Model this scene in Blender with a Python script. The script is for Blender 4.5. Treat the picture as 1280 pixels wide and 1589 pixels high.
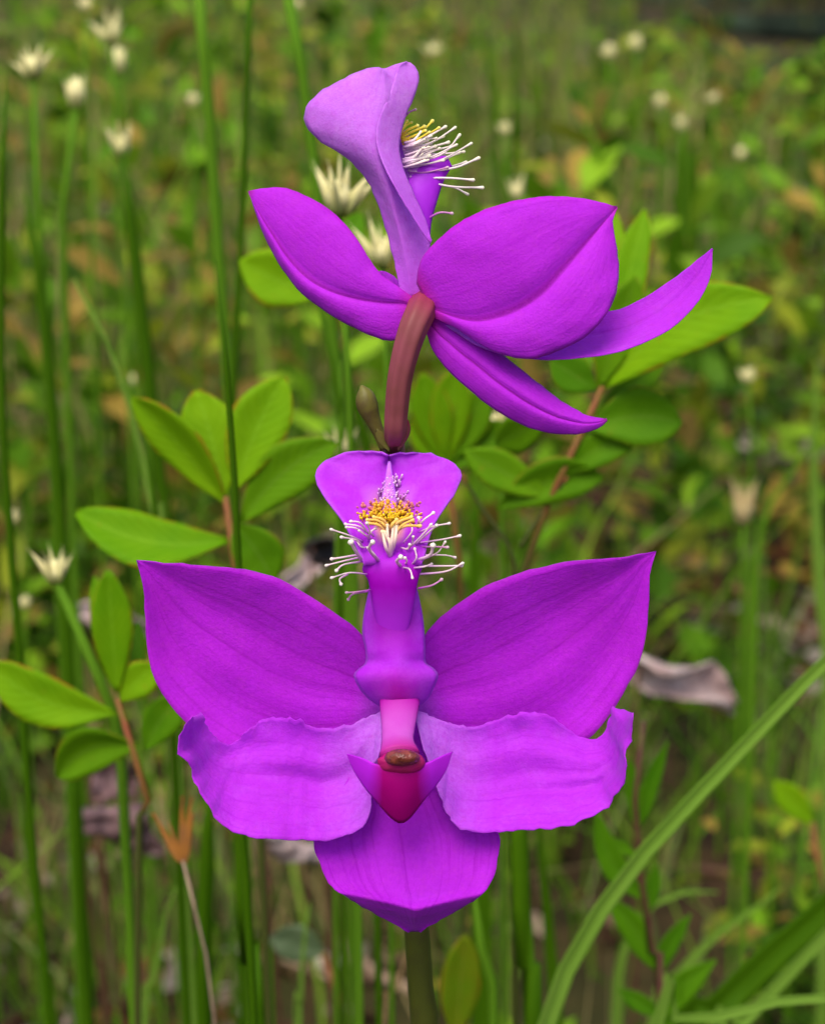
import bpy, math, random
import numpy as np
from mathutils import Vector, Matrix, noise as mnoise

for o in list(bpy.data.objects):
    bpy.data.objects.remove(o, do_unlink=True)
SC = bpy.context.scene
COL = SC.collection
R = math.radians

# ------------------------------------------------------------------ camera
W_PX, H_PX, F_PX = 1280.0, 1589.0, 3058.0        # photograph size and focal length in its pixels
PITCH = R(16.0)
CAM = Vector((0.0, 0.0, 0.33))
D0 = 0.17                                         # distance from the lens to the flowers
PXM = D0 / F_PX                                   # metres per photo pixel at the flowers
FWD = Vector((0, math.cos(PITCH), -math.sin(PITCH)))
UP = Vector((0, math.sin(PITCH), math.cos(PITCH)))
RT = Vector((1, 0, 0))
cd = bpy.data.cameras.new('camera')
cam = bpy.data.objects.new('camera', cd)
COL.objects.link(cam)
cam.location = CAM
cam.rotation_euler = (math.pi / 2 - PITCH, 0, 0)
cd.sensor_fit = 'VERTICAL'
cd.sensor_height = 24.0
cd.lens = 24.0 * F_PX / H_PX
cd.clip_start = 0.01
cd.clip_end = 2000.0
cd.dof.use_dof = True
cd.dof.focus_distance = D0 - 0.002
cd.dof.aperture_fstop = cd.lens / 1.6             # a phone lens opening of about one and a half millimetres
SC.camera = cam

# ------------------------------------------------------------------ world and sun (overcast)
SUN_EL, SUN_AZ = R(62), R(200)
w = bpy.data.worlds.new('World')
SC.world = w
w.use_nodes = True
nt = w.node_tree
nt.nodes.clear()
sky = nt.nodes.new('ShaderNodeTexSky')
sky.sky_type = 'NISHITA'
sky.sun_disc = False
sky.sun_elevation = SUN_EL
sky.sun_rotation = SUN_AZ
sky.air_density = 1.0
sky.dust_density = 4.0
sky.ozone_density = 0.6
bg = nt.nodes.new('ShaderNodeBackground')
bg.inputs['Strength'].default_value = 0.13
wo = nt.nodes.new('ShaderNodeOutputWorld')
nt.links.new(sky.outputs[0], bg.inputs[0])
nt.links.new(bg.outputs[0], wo.inputs[0])
sd = bpy.data.lights.new('sun', 'SUN')
sd.energy = 1.4
sd.angle = R(35)
sd.color = (1.0, 0.95, 0.86)
sun = bpy.data.objects.new('sun', sd)
COL.objects.link(sun)
sdir = Vector((math.sin(SUN_AZ) * math.cos(SUN_EL), math.cos(SUN_AZ) * math.cos(SUN_EL), math.sin(SUN_EL)))
sun.rotation_euler = sdir.to_track_quat('Z', 'Y').to_euler()
sun.location = (0, -1, 3)
SC.render.engine = 'CYCLES'
SC.view_settings.view_transform = 'Standard'
SC.view_settings.look = 'None'
SC.view_settings.gamma = 1.0
SC.view_settings.exposure = 0.85
SC.cycles.max_bounces = 6
SC.cycles.diffuse_bounces = 3
SC.cycles.glossy_bounces = 2
SC.cycles.transmission_bounces = 4

# ------------------------------------------------------------------ helpers
rng = np.random.default_rng(11)
random.seed(5)

def PD(px, py, d=0.0):
    """photo pixel -> point at the flowers' distance, d millimetres nearer to the lens"""
    a = D0 - d * 0.001
    return CAM + (FWD + RT * ((px - W_PX / 2) / F_PX) - UP * ((py - H_PX / 2) / F_PX)) * a

def PY(px, py, Y):
    """photo pixel -> point on the upright plane y = Y"""
    r = FWD + RT * ((px - W_PX / 2) / F_PX) - UP * ((py - H_PX / 2) / F_PX)
    return CAM + r * (Y / r.y)

def PZ(px, py, z):
    r = FWD + RT * ((px - W_PX / 2) / F_PX) - UP * ((py - H_PX / 2) / F_PX)
    return CAM + r * ((z - CAM.z) / r.z)

def pxm(Y):
    return Y / math.cos(PITCH) / F_PX

def ground_z(x, y):
    a = min(1.0, math.hypot(x, y) / 1.0) * 0.018
    n = mnoise.noise(Vector((x * 2.3, y * 2.3, 0.3))) + 0.5 * mnoise.noise(Vector((x * 7.1, y * 7.1, 4.1)))
    return a * n * max(0.0, 1 - math.hypot(x, y) / 60.0)

def link(name, me, mat, parent=None, smooth=True, local=False):
    o = bpy.data.objects.new(name, me)
    COL.objects.link(o)
    if mat is not None and not me.materials:
        me.materials.append(mat)
    if smooth:
        me.polygons.foreach_set('use_smooth', [True] * len(me.polygons))
    if parent is not None:
        o.parent = parent
        if not local:
            o.matrix_parent_inverse = parent_world(parent).inverted()
    return o

def parent_world(p):
    """world matrix of a parent whose own parts were modelled in world coordinates"""
    return Matrix.Translation(p.location) if p.parent is None else Matrix.Identity(4)

def tag(o, label=None, cat=None, group=None, kind=None):
    if label: o['label'] = label
    if cat: o['category'] = cat
    if group: o['group'] = group
    if kind: o['kind'] = kind
    return o

def empty(name, loc):
    o = bpy.data.objects.new(name, None)
    o.empty_display_size = 0.005
    COL.objects.link(o)
    o.location = loc
    return o

def mesh(name, V, F, UV=None):
    me = bpy.data.meshes.new(name)
    me.from_pydata([tuple(v) for v in V], [], F)
    if UV is not None:
        l = me.uv_layers.new(name='UVMap')
        idx = np.empty(len(me.loops), dtype=np.int32)
        me.loops.foreach_get('vertex_index', idx)
        l.data.foreach_set('uv', np.asarray(UV, dtype=np.float32)[idx].ravel())
    me.update()
    return me

def crom(P, n):
    """Catmull-Rom through points P, resampled to n points by arc length"""
    P = np.asarray(P, float)
    if len(P) == 2:
        t = np.linspace(0, 1, n)[:, None]
        return P[0] * (1 - t) + P[1] * t
    Q = np.vstack([2 * P[0] - P[1], P, 2 * P[-1] - P[-2]])
    out = []
    for i in range(len(P) - 1):
        p0, p1, p2, p3 = Q[i:i + 4]
        for t in np.linspace(0, 1, 12, endpoint=False):
            out.append(0.5 * ((2 * p1) + (-p0 + p2) * t + (2 * p0 - 5 * p1 + 4 * p2 - p3) * t * t + (-p0 + 3 * p1 - 3 * p2 + p3) * t ** 3))
    out.append(P[-1])
    out = np.array(out)
    s = np.r_[0, np.cumsum(np.linalg.norm(np.diff(out, axis=0), axis=1))]
    t = np.linspace(0, s[-1], n)
    return np.stack([np.interp(t, s, out[:, k]) for k in range(out.shape[1])], 1)

def grid_faces(nu, nv, base=0, flip=False):
    F = []
    for i in range(nu - 1):
        for j in range(nv - 1):
            a = base + i * nv + j
            q = (a, a + 1, a + nv + 1, a + nv)
            F.append(q[::-1] if flip else q)
    return F

def thick_sheet(G, N, th, nu, nv, UV):
    """closed sheet: front grid G, back grid pushed th along -N, rim stitched"""
    V = np.vstack([G, G - N * th])
    F = grid_faces(nu, nv) + grid_faces(nu, nv, nu * nv, True)
    o = nu * nv
    ring = [j for j in range(nv)] + [i * nv + nv - 1 for i in range(1, nu)] + [(nu - 1) * nv + j for j in range(nv - 2, -1, -1)] + [i * nv for i in range(nu - 2, 0, -1)]
    for k in range(len(ring)):
        a, b = ring[k], ring[(k + 1) % len(ring)]
        F.append((b, a, a + o, b + o))
    return V, F, np.vstack([UV, UV])

def grid_normals(G, nu, nv):
    g = G.reshape(nu, nv, 3)
    du = np.gradient(g, axis=0)
    dv = np.gradient(g, axis=1)
    n = np.cross(du, dv)
    l = np.linalg.norm(n, axis=2, keepdims=True)
    bad = (l < 0.02 * np.median(l))[:, :, 0]
    n = n / np.maximum(l, 1e-20)
    n[bad] = 0
    # face the camera side consistently
    c = n.reshape(-1, 3)
    if (c.mean(0) @ np.array(FWD)) > 0:
        c = -c
    z = np.linalg.norm(c, axis=1) < 0.5
    c[z] = -np.array(FWD)
    return c

def petal(name, A, B, depth, mat, parent, nu=34, nv=21, th=0.09, M=None, ruffle=0.25, crease=0.0, seed=0, pdepth=None, jag=1.6):
    """a petal or sepal from its two traced edges (base -> tip); depth(u, v) in millimetres towards the viewer"""
    a, b = crom(A, nu), crom(B, nu)
    if jag:
        for e, q in ((a, 1.0), (b, 2.0)):
            for i in range(2, nu - 2):
                e[i] += jag * np.array([mnoise.noise(Vector((i * 0.55, seed, q))) + 0.6 * mnoise.noise(Vector((i * 1.3, seed, q + 5))), mnoise.noise(Vector((i * 0.55, seed + 9, q))) + 0.6 * mnoise.noise(Vector((i * 1.3, seed + 9, q + 5)))])
    m = crom(M, nu) if M is not None else None
    G, UV = [], []
    for i in range(nu):
        u = i / (nu - 1)
        for j in range(nv):
            v = -1 + 2 * j / (nv - 1)
            if m is None:
                p = a[i] * (0.5 - v / 2) + b[i] * (0.5 + v / 2)
            else:
                p = m[i] * (1 - abs(v)) + (a[i] if v < 0 else b[i]) * abs(v)
            d = depth(u, v)
            if pdepth: d += pdepth(p[0], p[1])
            nz = mnoise.noise(Vector((p[0] * 0.012 + seed, p[1] * 0.012, seed * 1.7)))
            ne = mnoise.noise(Vector((p[0] * 0.035 + seed, p[1] * 0.035, seed * 3.1)))
            nf = mnoise.noise(Vector((p[0] * 0.09 + seed, p[1] * 0.09, seed * 5.3)))
            d += ruffle * (1.3 * nz + 1.2 * ne * v * v * min(1, u * 3) + 0.18 * nf)
            if crease:
                d -= crease * math.exp(-(v / 0.09) ** 2) * math.sin(math.pi * min(1, u * 0.9 + 0.08))
            G.append(PD(p[0], p[1], d))
            UV.append((u, v * 0.5 + 0.5))
    G = np.array(G)
    N = grid_normals(G, nu, nv)
    V, F, U = thick_sheet(G, N, th * 0.001, nu, nv, np.array(UV))
    return link(name, mesh(name, V, F, U), mat, parent)

def tube(P, rad, n=8, flat=None, ridge=0.0, nr=6):
    """closed tube through world points P with radii; returns V, F, UV"""
    P = np.asarray([tuple(p) for p in P], float)
    K = len(P)
    T = np.gradient(P, axis=0)
    T /= np.linalg.norm(T, axis=1)[:, None]
    ref = np.array((0.0, 1.0, 0.0)) if abs(T[0][1]) < 0.8 else np.array((0, 0, 1.0))
    s = np.cross(ref, T[0])
    V, UV, F = [], [], []
    for i in range(K):
        s = s - T[i] * (s @ T[i]); s = s / np.linalg.norm(s)
        t = np.cross(T[i], s)
        for k in range(n):
            an = 2 * math.pi * k / n
            r = rad[i] * (1 + ridge * math.cos(an * nr))
            V.append(P[i] + s * math.cos(an) * r + t * math.sin(an) * r * (flat if flat else 1))
            UV.append((i / (K - 1), k / n))
    for i in range(K - 1):
        for k in range(n):
            F.append((i * n + k, i * n + (k + 1) % n, (i + 1) * n + (k + 1) % n, (i + 1) * n + k))
    F.append(tuple(range(n - 1, -1, -1)))
    F.append(tuple((K - 1) * n + k for k in range(n)))
    return np.array(V), F, np.array(UV)

def tube_obj(name, P, rad, mat, parent=None, n=8, K=None, **kw):
    if K:
        pr = np.c_[np.asarray([tuple(p) for p in P], float), np.asarray(rad, float)]
        q = crom(pr, K)
        P, rad = q[:, :3], np.maximum(q[:, 3], 1e-5)
    V, F, U = tube(P, rad, n, **kw)
    return link(name, mesh(name, V, F, U), mat, parent)

# ------------------------------------------------------------------ materials
def srgb(r, g, b):
    f = lambda c: (c / 255) / 12.92 if c / 255 <= 0.04045 else ((c / 255 + 0.055) / 1.055) ** 2.4
    return (f(r), f(g), f(b), 1)

class NT:
    def __init__(s, name):
        s.m = bpy.data.materials.new(name)
        s.m.use_nodes = True
        s.t = s.m.node_tree
        s.t.nodes.clear()
        s.out = s.n('ShaderNodeOutputMaterial')
    def n(s, t, **kw):
        x = s.t.nodes.new(t)
        for k, v in kw.items():
            if k.startswith('_'):
                setattr(x, k[1:], v)
            else:
                x.inputs[k.replace('__', ' ')].default_value = v
        return x
    def l(s, a, b):
        s.t.links.new(a, b)
    def math(s, op, a, b=None, c=None, clamp=False):
        x = s.t.nodes.new('ShaderNodeMath'); x.operation = op; x.use_clamp = clamp
        for i, q in enumerate((a, b, c)):
            if q is None: continue
            if hasattr(q, 'links'): s.l(q, x.inputs[i])
            else: x.inputs[i].default_value = q
        return x.outputs[0]
    def mix(s, f, a, b, mode='MIX'):
        x = s.t.nodes.new('ShaderNodeMix'); x.data_type = 'RGBA'; x.blend_type = mode
        for sock, q in ((x.inputs[0], f), (x.inputs[6], a), (x.inputs[7], b)):
            if hasattr(q, 'links'): s.l(q, sock)
            else: sock.default_value = q
        return x.outputs[2]
    def mapr(s, v, a, b, c=0.0, d=1.0):
        x = s.t.nodes.new('ShaderNodeMapRange'); x.clamp = True
        s.l(v, x.inputs[0])
        for i, q in enumerate((a, b, c, d)): x.inputs[i + 1].default_value = q
        return x.outputs[0]
    def noise(s, vec, scale, detail=2.0, rough=0.5):
        x = s.n('ShaderNodeTexNoise'); x.inputs['Scale'].default_value = scale
        x.inputs['Detail'].default_value = detail; x.inputs['Roughness'].default_value = rough
        if vec is not None: s.l(vec, x.inputs['Vector'])
        return x.outputs['Fac']
    def uv(s):
        x = s.n('ShaderNodeUVMap'); x.uv_map = 'UVMap'
        q = s.n('ShaderNodeSeparateXYZ'); s.l(x.outputs[0], q.inputs[0])
        return q.outputs[0], q.outputs[1]
    def obj(s):
        return s.n('ShaderNodeTexCoord').outputs['Object']
    def shader(s, col, rough=0.5, spec=0.3, trans=0.0, tcol=None, bump=None, bstr=0.2, bdist=0.0003, sheen=0.0, sss=0.0):
        p = s.n('ShaderNodeBsdfPrincipled')
        if hasattr(col, 'links'): s.l(col, p.inputs['Base Color'])
        else: p.inputs['Base Color'].default_value = col
        if hasattr(rough, 'links'): s.l(rough, p.inputs['Roughness'])
        else: p.inputs['Roughness'].default_value = rough
        p.inputs['Specular IOR Level'].default_value = spec
        p.inputs['Sheen Weight'].default_value = sheen
        b = None
        if bump is not None:
            b = s.n('ShaderNodeBump'); b.inputs['Strength'].default_value = bstr; b.inputs['Distance'].default_value = bdist
            s.l(bump, b.inputs['Height']); s.l(b.outputs[0], p.inputs['Normal'])
        last = p.outputs[0]
        if trans > 0:
            t = s.n('ShaderNodeBsdfTranslucent')
            tc = tcol if tcol is not None else col
            if hasattr(tc, 'links'): s.l(tc, t.inputs[0])
            else: t.inputs[0].default_value = tc
            if b: s.l(b.outputs[0], t.inputs['Normal'])
            m = s.n('ShaderNodeMixShader'); m.inputs[0].default_value = trans
            s.l(last, m.inputs[1]); s.l(t.outputs[0], m.inputs[2])
            last = m.outputs[0]
        s.l(last, s.out.inputs[0])
        return s.m

def petal_mat(name, col, dark, pale, pale_u=0.12, vein=0.35, base=None, **kw_):
    return _petal_mat(name, col, dark, pale, pale_u, vein, base=base, **kw_)

def _petal_mat(name, col, dark, pale, pale_u=0.12, vein=0.35, base=None, midrib=0.0, midcol=None, edge=None, specks=True, tipcol=None):
    t = NT(name)
    u, v = t.uv()
    ob = t.obj()
    # veins run from base to tip
    cmb = t.n('ShaderNodeCombineXYZ')
    t.l(t.math('MULTIPLY', v, 26.0), cmb.inputs[0]); t.l(t.math('MULTIPLY', u, 1.1), cmb.inputs[1])
    vn = t.noise(cmb.outputs[0], 1.0, 3.0, 0.6)
    c = t.mix(t.math('MULTIPLY', t.mapr(vn, 0.53, 0.66), min(1.0, vein * 1.7)), col, dark)
    big = t.noise(ob, 160.0, 3.0, 0.55)
    c = t.mix(t.mapr(big, 0.38, 0.72, 0.0, 0.45), c, dark)
    lite = t.noise(ob, 420.0, 2.0, 0.6)
    c = t.mix(t.mapr(lite, 0.52, 0.75, 0.0, 0.14), c, pale)
    # pale throat
    c = t.mix(t.mapr(u, pale_u, 0.0, 0.0, 0.8), c, base or pale)
    if midrib:
        mv = t.math('ABSOLUTE', t.math('SUBTRACT', v, 0.5))
        c = t.mix(t.math('MULTIPLY', t.mapr(mv, 0.030, 0.010), midrib), c, midcol)
    if edge is not None:
        mv = t.math('ABSOLUTE', t.math('SUBTRACT', v, 0.5))
        c = t.mix(t.mapr(mv, 0.478, 0.5, 0.0, 0.7), c, edge)
    if tipcol is not None:
        c = t.mix(t.mapr(u, 0.955, 1.0, 0.0, 0.9), c, tipcol)
    # glistening cells: fine grain of the skin
    vo = t.n('ShaderNodeTexVoronoi'); vo.inputs['Scale'].default_value = 5200.0; t.l(ob, vo.inputs['Vector'])
    gr = t.noise(ob, 2600.0, 3.0, 0.75)
    c = t.mix(t.mapr(gr, 0.40, 0.66, 0.0, 0.4), c, dark)
    g2 = t.noise(ob, 1500.0, 3.0, 0.7)
    c = t.mix(t.mapr(g2, 0.50, 0.70, 0.0, 0.28), c, (0.56, 0.04, 0.60, 1))
    if specks:
        sp = t.n('ShaderNodeTexVoronoi'); sp.inputs['Scale'].default_value = 95.0; t.l(ob, sp.inputs['Vector'])
        c = t.mix(t.mapr(sp.outputs['Distance'], 0.05, 0.03, 0.0, 0.5), c, srgb(235, 40, 150))
    h = t.math('ADD', t.math('MULTIPLY', vo.outputs['Distance'], 0.5), t.math('ADD', t.math('MULTIPLY', vn, 1.2), gr))
    return t.shader(c, 0.6, 0.10, 0.42, None, h, 0.26, 0.00018, 0.08)

M_PETAL = petal_mat('petal_violet', (0.57, 0.040, 0.80, 1), (0.45, 0.014, 0.66, 1), (0.68, 0.20, 0.87, 1), 0.34, 0.4, base=(0.62, 0.24, 0.82, 1))
M_SEPAL = petal_mat('sepal_violet', (0.56, 0.018, 0.75, 1), (0.38, 0.006, 0.50, 1), (0.46, 0.03, 0.80, 1), 0.16, 0.4, base=(0.50, 0.10, 0.68, 1), edge=(0.46, 0.03, 0.56, 1))
M_SEPAL_BACK = petal_mat('sepal_back', (0.58, 0.030, 0.78, 1), (0.47, 0.010, 0.64, 1), (0.52, 0.03, 0.86, 1), 0.10, 0.3, base=(0.50, 0.006, 0.24, 1), midrib=0.75, midcol=(0.27, 0.0, 0.30, 1), edge=(0.56, 0.008, 0.55, 1), specks=False, tipcol=(0.5, 0.03, 0.35, 1))
M_SEPAL_LOW = petal_mat('sepal_low', (0.54, 0.020, 0.75, 1), (0.41, 0.006, 0.58, 1), (0.48, 0.04, 0.84, 1), 0.02, 0.75)
M_LIP_BACK = petal_mat('lip_pale_back', (0.72, 0.26, 0.88, 1), (0.62, 0.13, 0.82, 1), (0.84, 0.55, 0.90, 1), 0.55, 0.15, base=(0.58, 0.06, 0.78, 1), specks=False)

def lip_mat():
    t = NT('lip_violet')
    u, v = t.uv()
    ob = t.obj()
    n = t.noise(ob, 420.0, 3, 0.6)
    g = t.noise(ob, 3800.0, 2.0, 0.7)
    mv = t.math('ABSOLUTE', t.math('SUBTRACT', v, 0.5))
    c = t.mix(t.mapr(n, 0.35, 0.7), (0.48, 0.022, 0.72, 1), (0.52, 0.06, 0.76, 1))
    # deep magenta throat along the claw, red at the very base
    k = t.math('MULTIPLY', t.mapr(u, 0.22, 0.37), t.mapr(u, 0.52, 0.47))
    k = t.math('MULTIPLY', k, t.mapr(mv, 0.42, 0.22))
    c = t.mix(t.math('MULTIPLY', k, 0.9), c, (0.35, 0.0, 0.42, 1))
    r = t.math('MULTIPLY', t.mapr(u, 0.20, 0.04), t.mapr(mv, 0.42, 0.05))
    c = t.mix(t.math('MULTIPLY', r, 0.85), c, (0.45, 0.0, 0.30, 1))
    c = t.mix(t.mapr(mv, 0.47, 0.5, 0, 0.7), c, (0.54, 0.12, 0.84, 1))
    c = t.mix(t.mapr(g, 0.4, 0.7, 0, 0.3), c, (0.40, 0.006, 0.58, 1))
    # yellow pigment under the beard, fading through pink
    y = t.math('ADD', u, t.math('MULTIPLY', t.math('SUBTRACT', n, 0.5), 0.05))
    k2 = t.math('MULTIPLY', t.math('MULTIPLY', t.mapr(y, 0.57, 0.62), t.mapr(y, 0.76, 0.68)), t.mapr(mv, 0.22, 0.08))
    c = t.mix(t.math('MULTIPLY', k2, 0.7), c, (0.80, 0.35, 0.55, 1))
    k3 = t.math('MULTIPLY', t.math('MULTIPLY', t.mapr(y, 0.58, 0.62), t.mapr(y, 0.70, 0.655)), t.mapr(mv, 0.19, 0.07))
    c = t.mix(t.math('MULTIPLY', k3, 0.95), c, (0.88, 0.50, 0.03, 1))
    return t.shader(c, 0.55, 0.12, 0.32, None, g, 0.15, 0.00018, 0.03)
M_LIP = lip_mat()

def simple(name, col, col2=None, scale=300.0, rough=0.5, spec=0.3, trans=0.0, bstr=0.25, bdist=0.0003, detail=3.0):
    t = NT(name)
    n = t.noise(t.obj(), scale, detail, 0.6)
    c = t.mix(t.mapr(n, 0.35, 0.68), col, col2 or col)
    return t.shader(c, rough, spec, trans, None, n, bstr, bdist)

def claw_mat():
    t = NT('claw_magenta')
    u, v = t.uv()
    n = t.noise(t.obj(), 600, 3)
    c = t.mix(t.mapr(n, 0.35, 0.7), (0.34, 0.0, 0.44, 1), (0.39, 0.002, 0.52, 1))
    c = t.mix(t.mapr(u, 0.18, 0.0), c, (0.42, 0.02, 0.70, 1))
    c = t.mix(t.mapr(u, 0.28, 0.52), c, (0.48, 0.024, 0.72, 1))
    return t.shader(c, 0.5, 0.12, 0.2, None, n, 0.1)
M_CLAW = claw_mat()
def column_mat():
    t = NT('column_pink')
    u, v = t.uv()
    n = t.noise(t.obj(), 500, 3)
    c = t.mix(t.mapr(u, 0.0, 0.45), (0.44, 0.004, 0.36, 1), (0.54, 0.09, 0.52, 1))
    c = t.mix(t.mapr(u, 0.72, 1.0), c, (0.46, 0.02, 0.26, 1))
    c = t.mix(t.mapr(n, 0.45, 0.7, 0, 0.35), c, (0.48, 0.03, 0.44, 1))
    return t.shader(c, 0.5, 0.15, 0.25, None, n, 0.12)
M_COLUMN = column_mat()
M_ANTHER = simple('anther_brown', (0.22, 0.045, 0.030, 1), (0.085, 0.016, 0.010, 1), 1500, 0.25, 0.5, 0.0, 0.9)
M_RIM = simple('anther_rim', (0.40, 0.004, 0.14, 1), (0.34, 0.015, 0.09, 1), 900, 0.4, 0.3, 0.1, 0.6)
def ovary_mat():
    t = NT('ovary_brown')
    u, v = t.uv()
    n = t.noise(t.obj(), 420, 3)
    c = t.mix(t.mapr(n, 0.35, 0.7), (0.24, 0.055, 0.075, 1), (0.19, 0.050, 0.050, 1))
    c = t.mix(t.mapr(u, 0.72, 0.95), c, (0.30, 0.010, 0.07, 1))
    c = t.mix(t.mapr(u, 0.18, 0.0), c, (0.07, 0.022, 0.012, 1))
    return t.shader(c, 0.5, 0.2, 0.05, None, n, 0.2)
M_OVARY = ovary_mat()
M_BUD = simple('bud_green', (0.14, 0.13, 0.02, 1), (0.09, 0.06, 0.02, 1), 500, 0.5, 0.3, 0.1)

def stem_mat():
    t = NT('orchid_stem')
    u, v = t.uv()
    n = t.noise(t.obj(), 500, 3)
    c = t.mix(t.mapr(u, 0.86, 1.0), (0.075, 0.085, 0.008, 1), (0.10, 0.022, 0.014, 1))
    c = t.mix(t.mapr(n, 0.4, 0.7, 0, 0.5), c, (0.05, 0.04, 0.012, 1))
    return t.shader(c, 0.5, 0.3, 0, None, n, 0.2)
M_STEM = stem_mat()

def hair_mat(name, root, mid, tip):
    t = NT(name)
    u, v = t.uv()
    c = t.mix(t.mapr(u, 0.0, 0.55), root, mid)
    c = t.mix(t.mapr(u, 0.75, 0.95), c, tip)
    return t.shader(c, 0.45, 0.3, 0.2)
M_HAIR = hair_mat('hair_white', (0.60, 0.20, 0.68, 1), (0.88, 0.66, 0.70, 1), (0.92, 0.84, 0.72, 1))
M_HAIR_PINK = hair_mat('hair_pink', (0.42, 0.03, 0.5, 1), (0.60, 0.25, 0.5, 1), (0.72, 0.5, 0.55, 1))
M_HAIR_YEL = hair_mat('hair_yellow', (0.75, 0.35, 0.4, 1), (0.86, 0.52, 0.10, 1), (0.92, 0.74, 0.22, 1))
M_HAIR_CREAM = hair_mat('hair_cream', (0.66, 0.25, 0.72, 1), (0.9, 0.7, 0.55, 1), (0.9, 0.76, 0.42, 1))

def crest_mat():
    t = NT('crest_orange')
    n = t.n('ShaderNodeAttribute', _attribute_name='Col')
    return t.shader(n.outputs['Color'], 0.5, 0.2, 0.25)
M_ATTR = crest_mat()

def leaf_mat(name, ca, cb, rib, edge, trans=0.3, rough=0.45):
    t = NT(name)
    u, v = t.uv()
    ob = t.obj()
    rnd = t.n('ShaderNodeObjectInfo').outputs['Random']
    n = t.noise(ob, 120, 3, 0.6)
    f = t.math('ADD', t.math('MULTIPLY', rnd, 0.7), t.mapr(n, 0.3, 0.7, -0.2, 0.45), clamp=True)
    c = t.mix(f, ca, cb)
    mv = t.math('ABSOLUTE', t.math('SUBTRACT', v, 0.5))
    c = t.mix(t.mapr(mv, 0.03, 0.008, 0, 0.6), c, rib)
    # side veins
    cmb = t.n('ShaderNodeCombineXYZ')
    t.l(t.math('ADD', t.math('MULTIPLY', u, 9.0), t.math('MULTIPLY', mv, -5.0)), cmb.inputs[0])
    wv = t.n('ShaderNodeTexWave'); wv.inputs['Scale'].default_value = 0.35; wv.inputs['Distortion'].default_value = 0.6
    t.l(cmb.outputs[0], wv.inputs['Vector'])
    c = t.mix(t.mapr(wv.outputs['Fac'], 0.8, 1.0, 0, 0.2), c, rib)
    en = t.noise(ob, 300, 2)
    c = t.mix(t.math('MULTIPLY', t.mapr(mv, 0.455, 0.5), t.mapr(en, 0.4, 0.6)), c, edge)
    bl = t.noise(ob, 520, 2, 0.7)
    c = t.mix(t.mapr(bl, 0.68, 0.78, 0, 0.5), c, edge)
    return t.shader(c, 0.55, 0.06, trans, None, t.math('ADD', n, t.math('MULTIPLY', wv.outputs['Fac'], 0.3)), 0.3, 0.0004)
M_LEAF = leaf_mat('shrub_leaf', (0.11, 0.28, 0.002, 1), (0.20, 0.38, 0.003, 1), (0.20, 0.40, 0.015, 1), (0.33, 0.15, 0.01, 1))
M_LEAF_DK = leaf_mat('shrub_leaf_dark', (0.065, 0.19, 0.002, 1), (0.125, 0.28, 0.003, 1), (0.13, 0.25, 0.02, 1), (0.2, 0.20, 0.01, 1))
M_LEAF_RED = leaf_mat('reddish_leaf', (0.11, 0.20, 0.004, 1), (0.20, 0.15, 0.006, 1), (0.18, 0.19, 0.02, 1), (0.30, 0.09, 0.01, 1))
M_LEAF_LANCE = leaf_mat('lance_leaf', (0.045, 0.17, 0.002, 1), (0.09, 0.24, 0.003, 1), (0.12, 0.26, 0.02, 1), (0.1, 0.2, 0.01, 1))
def twig_mat():
    t = NT('red_twig')
    u, v = t.uv()
    n = t.noise(t.obj(), 300, 3)
    c = t.mix(t.mapr(n, 0.35, 0.7), (0.20, 0.055, 0.02, 1), (0.15, 0.09, 0.015, 1))
    c = t.mix(t.mapr(u, 0.04, 0.10), c, (0.05, 0.06, 0.010, 1))
    return t.shader(c, 0.55, 0.2, 0.0, None, n, 0.2)
M_TWIG = twig_mat()
M_DKTWIG = simple('dark_twig', (0.085, 0.025, 0.018, 1), (0.10, 0.06, 0.02, 1), 300, 0.6, 0.3)

def blade_mat(name, ca, cb, rough=0.45):
    t = NT(name)
    u, v = t.uv()
    ob = t.obj()
    cmb = t.n('ShaderNodeCombineXYZ')
    t.l(t.math('MULTIPLY', v, 22.0), cmb.inputs[0]); t.l(t.math('MULTIPLY', u, 3.0), cmb.inputs[1])
    st = t.noise(cmb.outputs[0], 1.0, 3.0, 0.6)
    n = t.noise(ob, 40, 3)
    c = t.mix(t.mapr(st, 0.35, 0.7), ca, cb)
    c = t.mix(t.mapr(n, 0.5, 0.75, 0, 0.5), c, cb)
    return t.shader(c, 0.6, 0.06, 0.18, None, st, 0.3, 0.0003)
M_RUSH = blade_mat('rush_dark', (0.032, 0.095, 0.001, 1), (0.06, 0.14, 0.002, 1))
M_RUSH_LT = blade_mat('rush_light', (0.075, 0.19, 0.008, 1), (0.12, 0.25, 0.012, 1))
M_BLADE = blade_mat('blade_green', (0.11, 0.23, 0.015, 1), (0.20, 0.33, 0.05, 1))
M_BLADE_DK = blade_mat('blade_dark', (0.034, 0.10, 0.001, 1), (0.065, 0.155, 0.002, 1))
M_BLADE_DRY = blade_mat('blade_dry', (0.30, 0.19, 0.09, 1), (0.40, 0.27, 0.12, 1))

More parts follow.
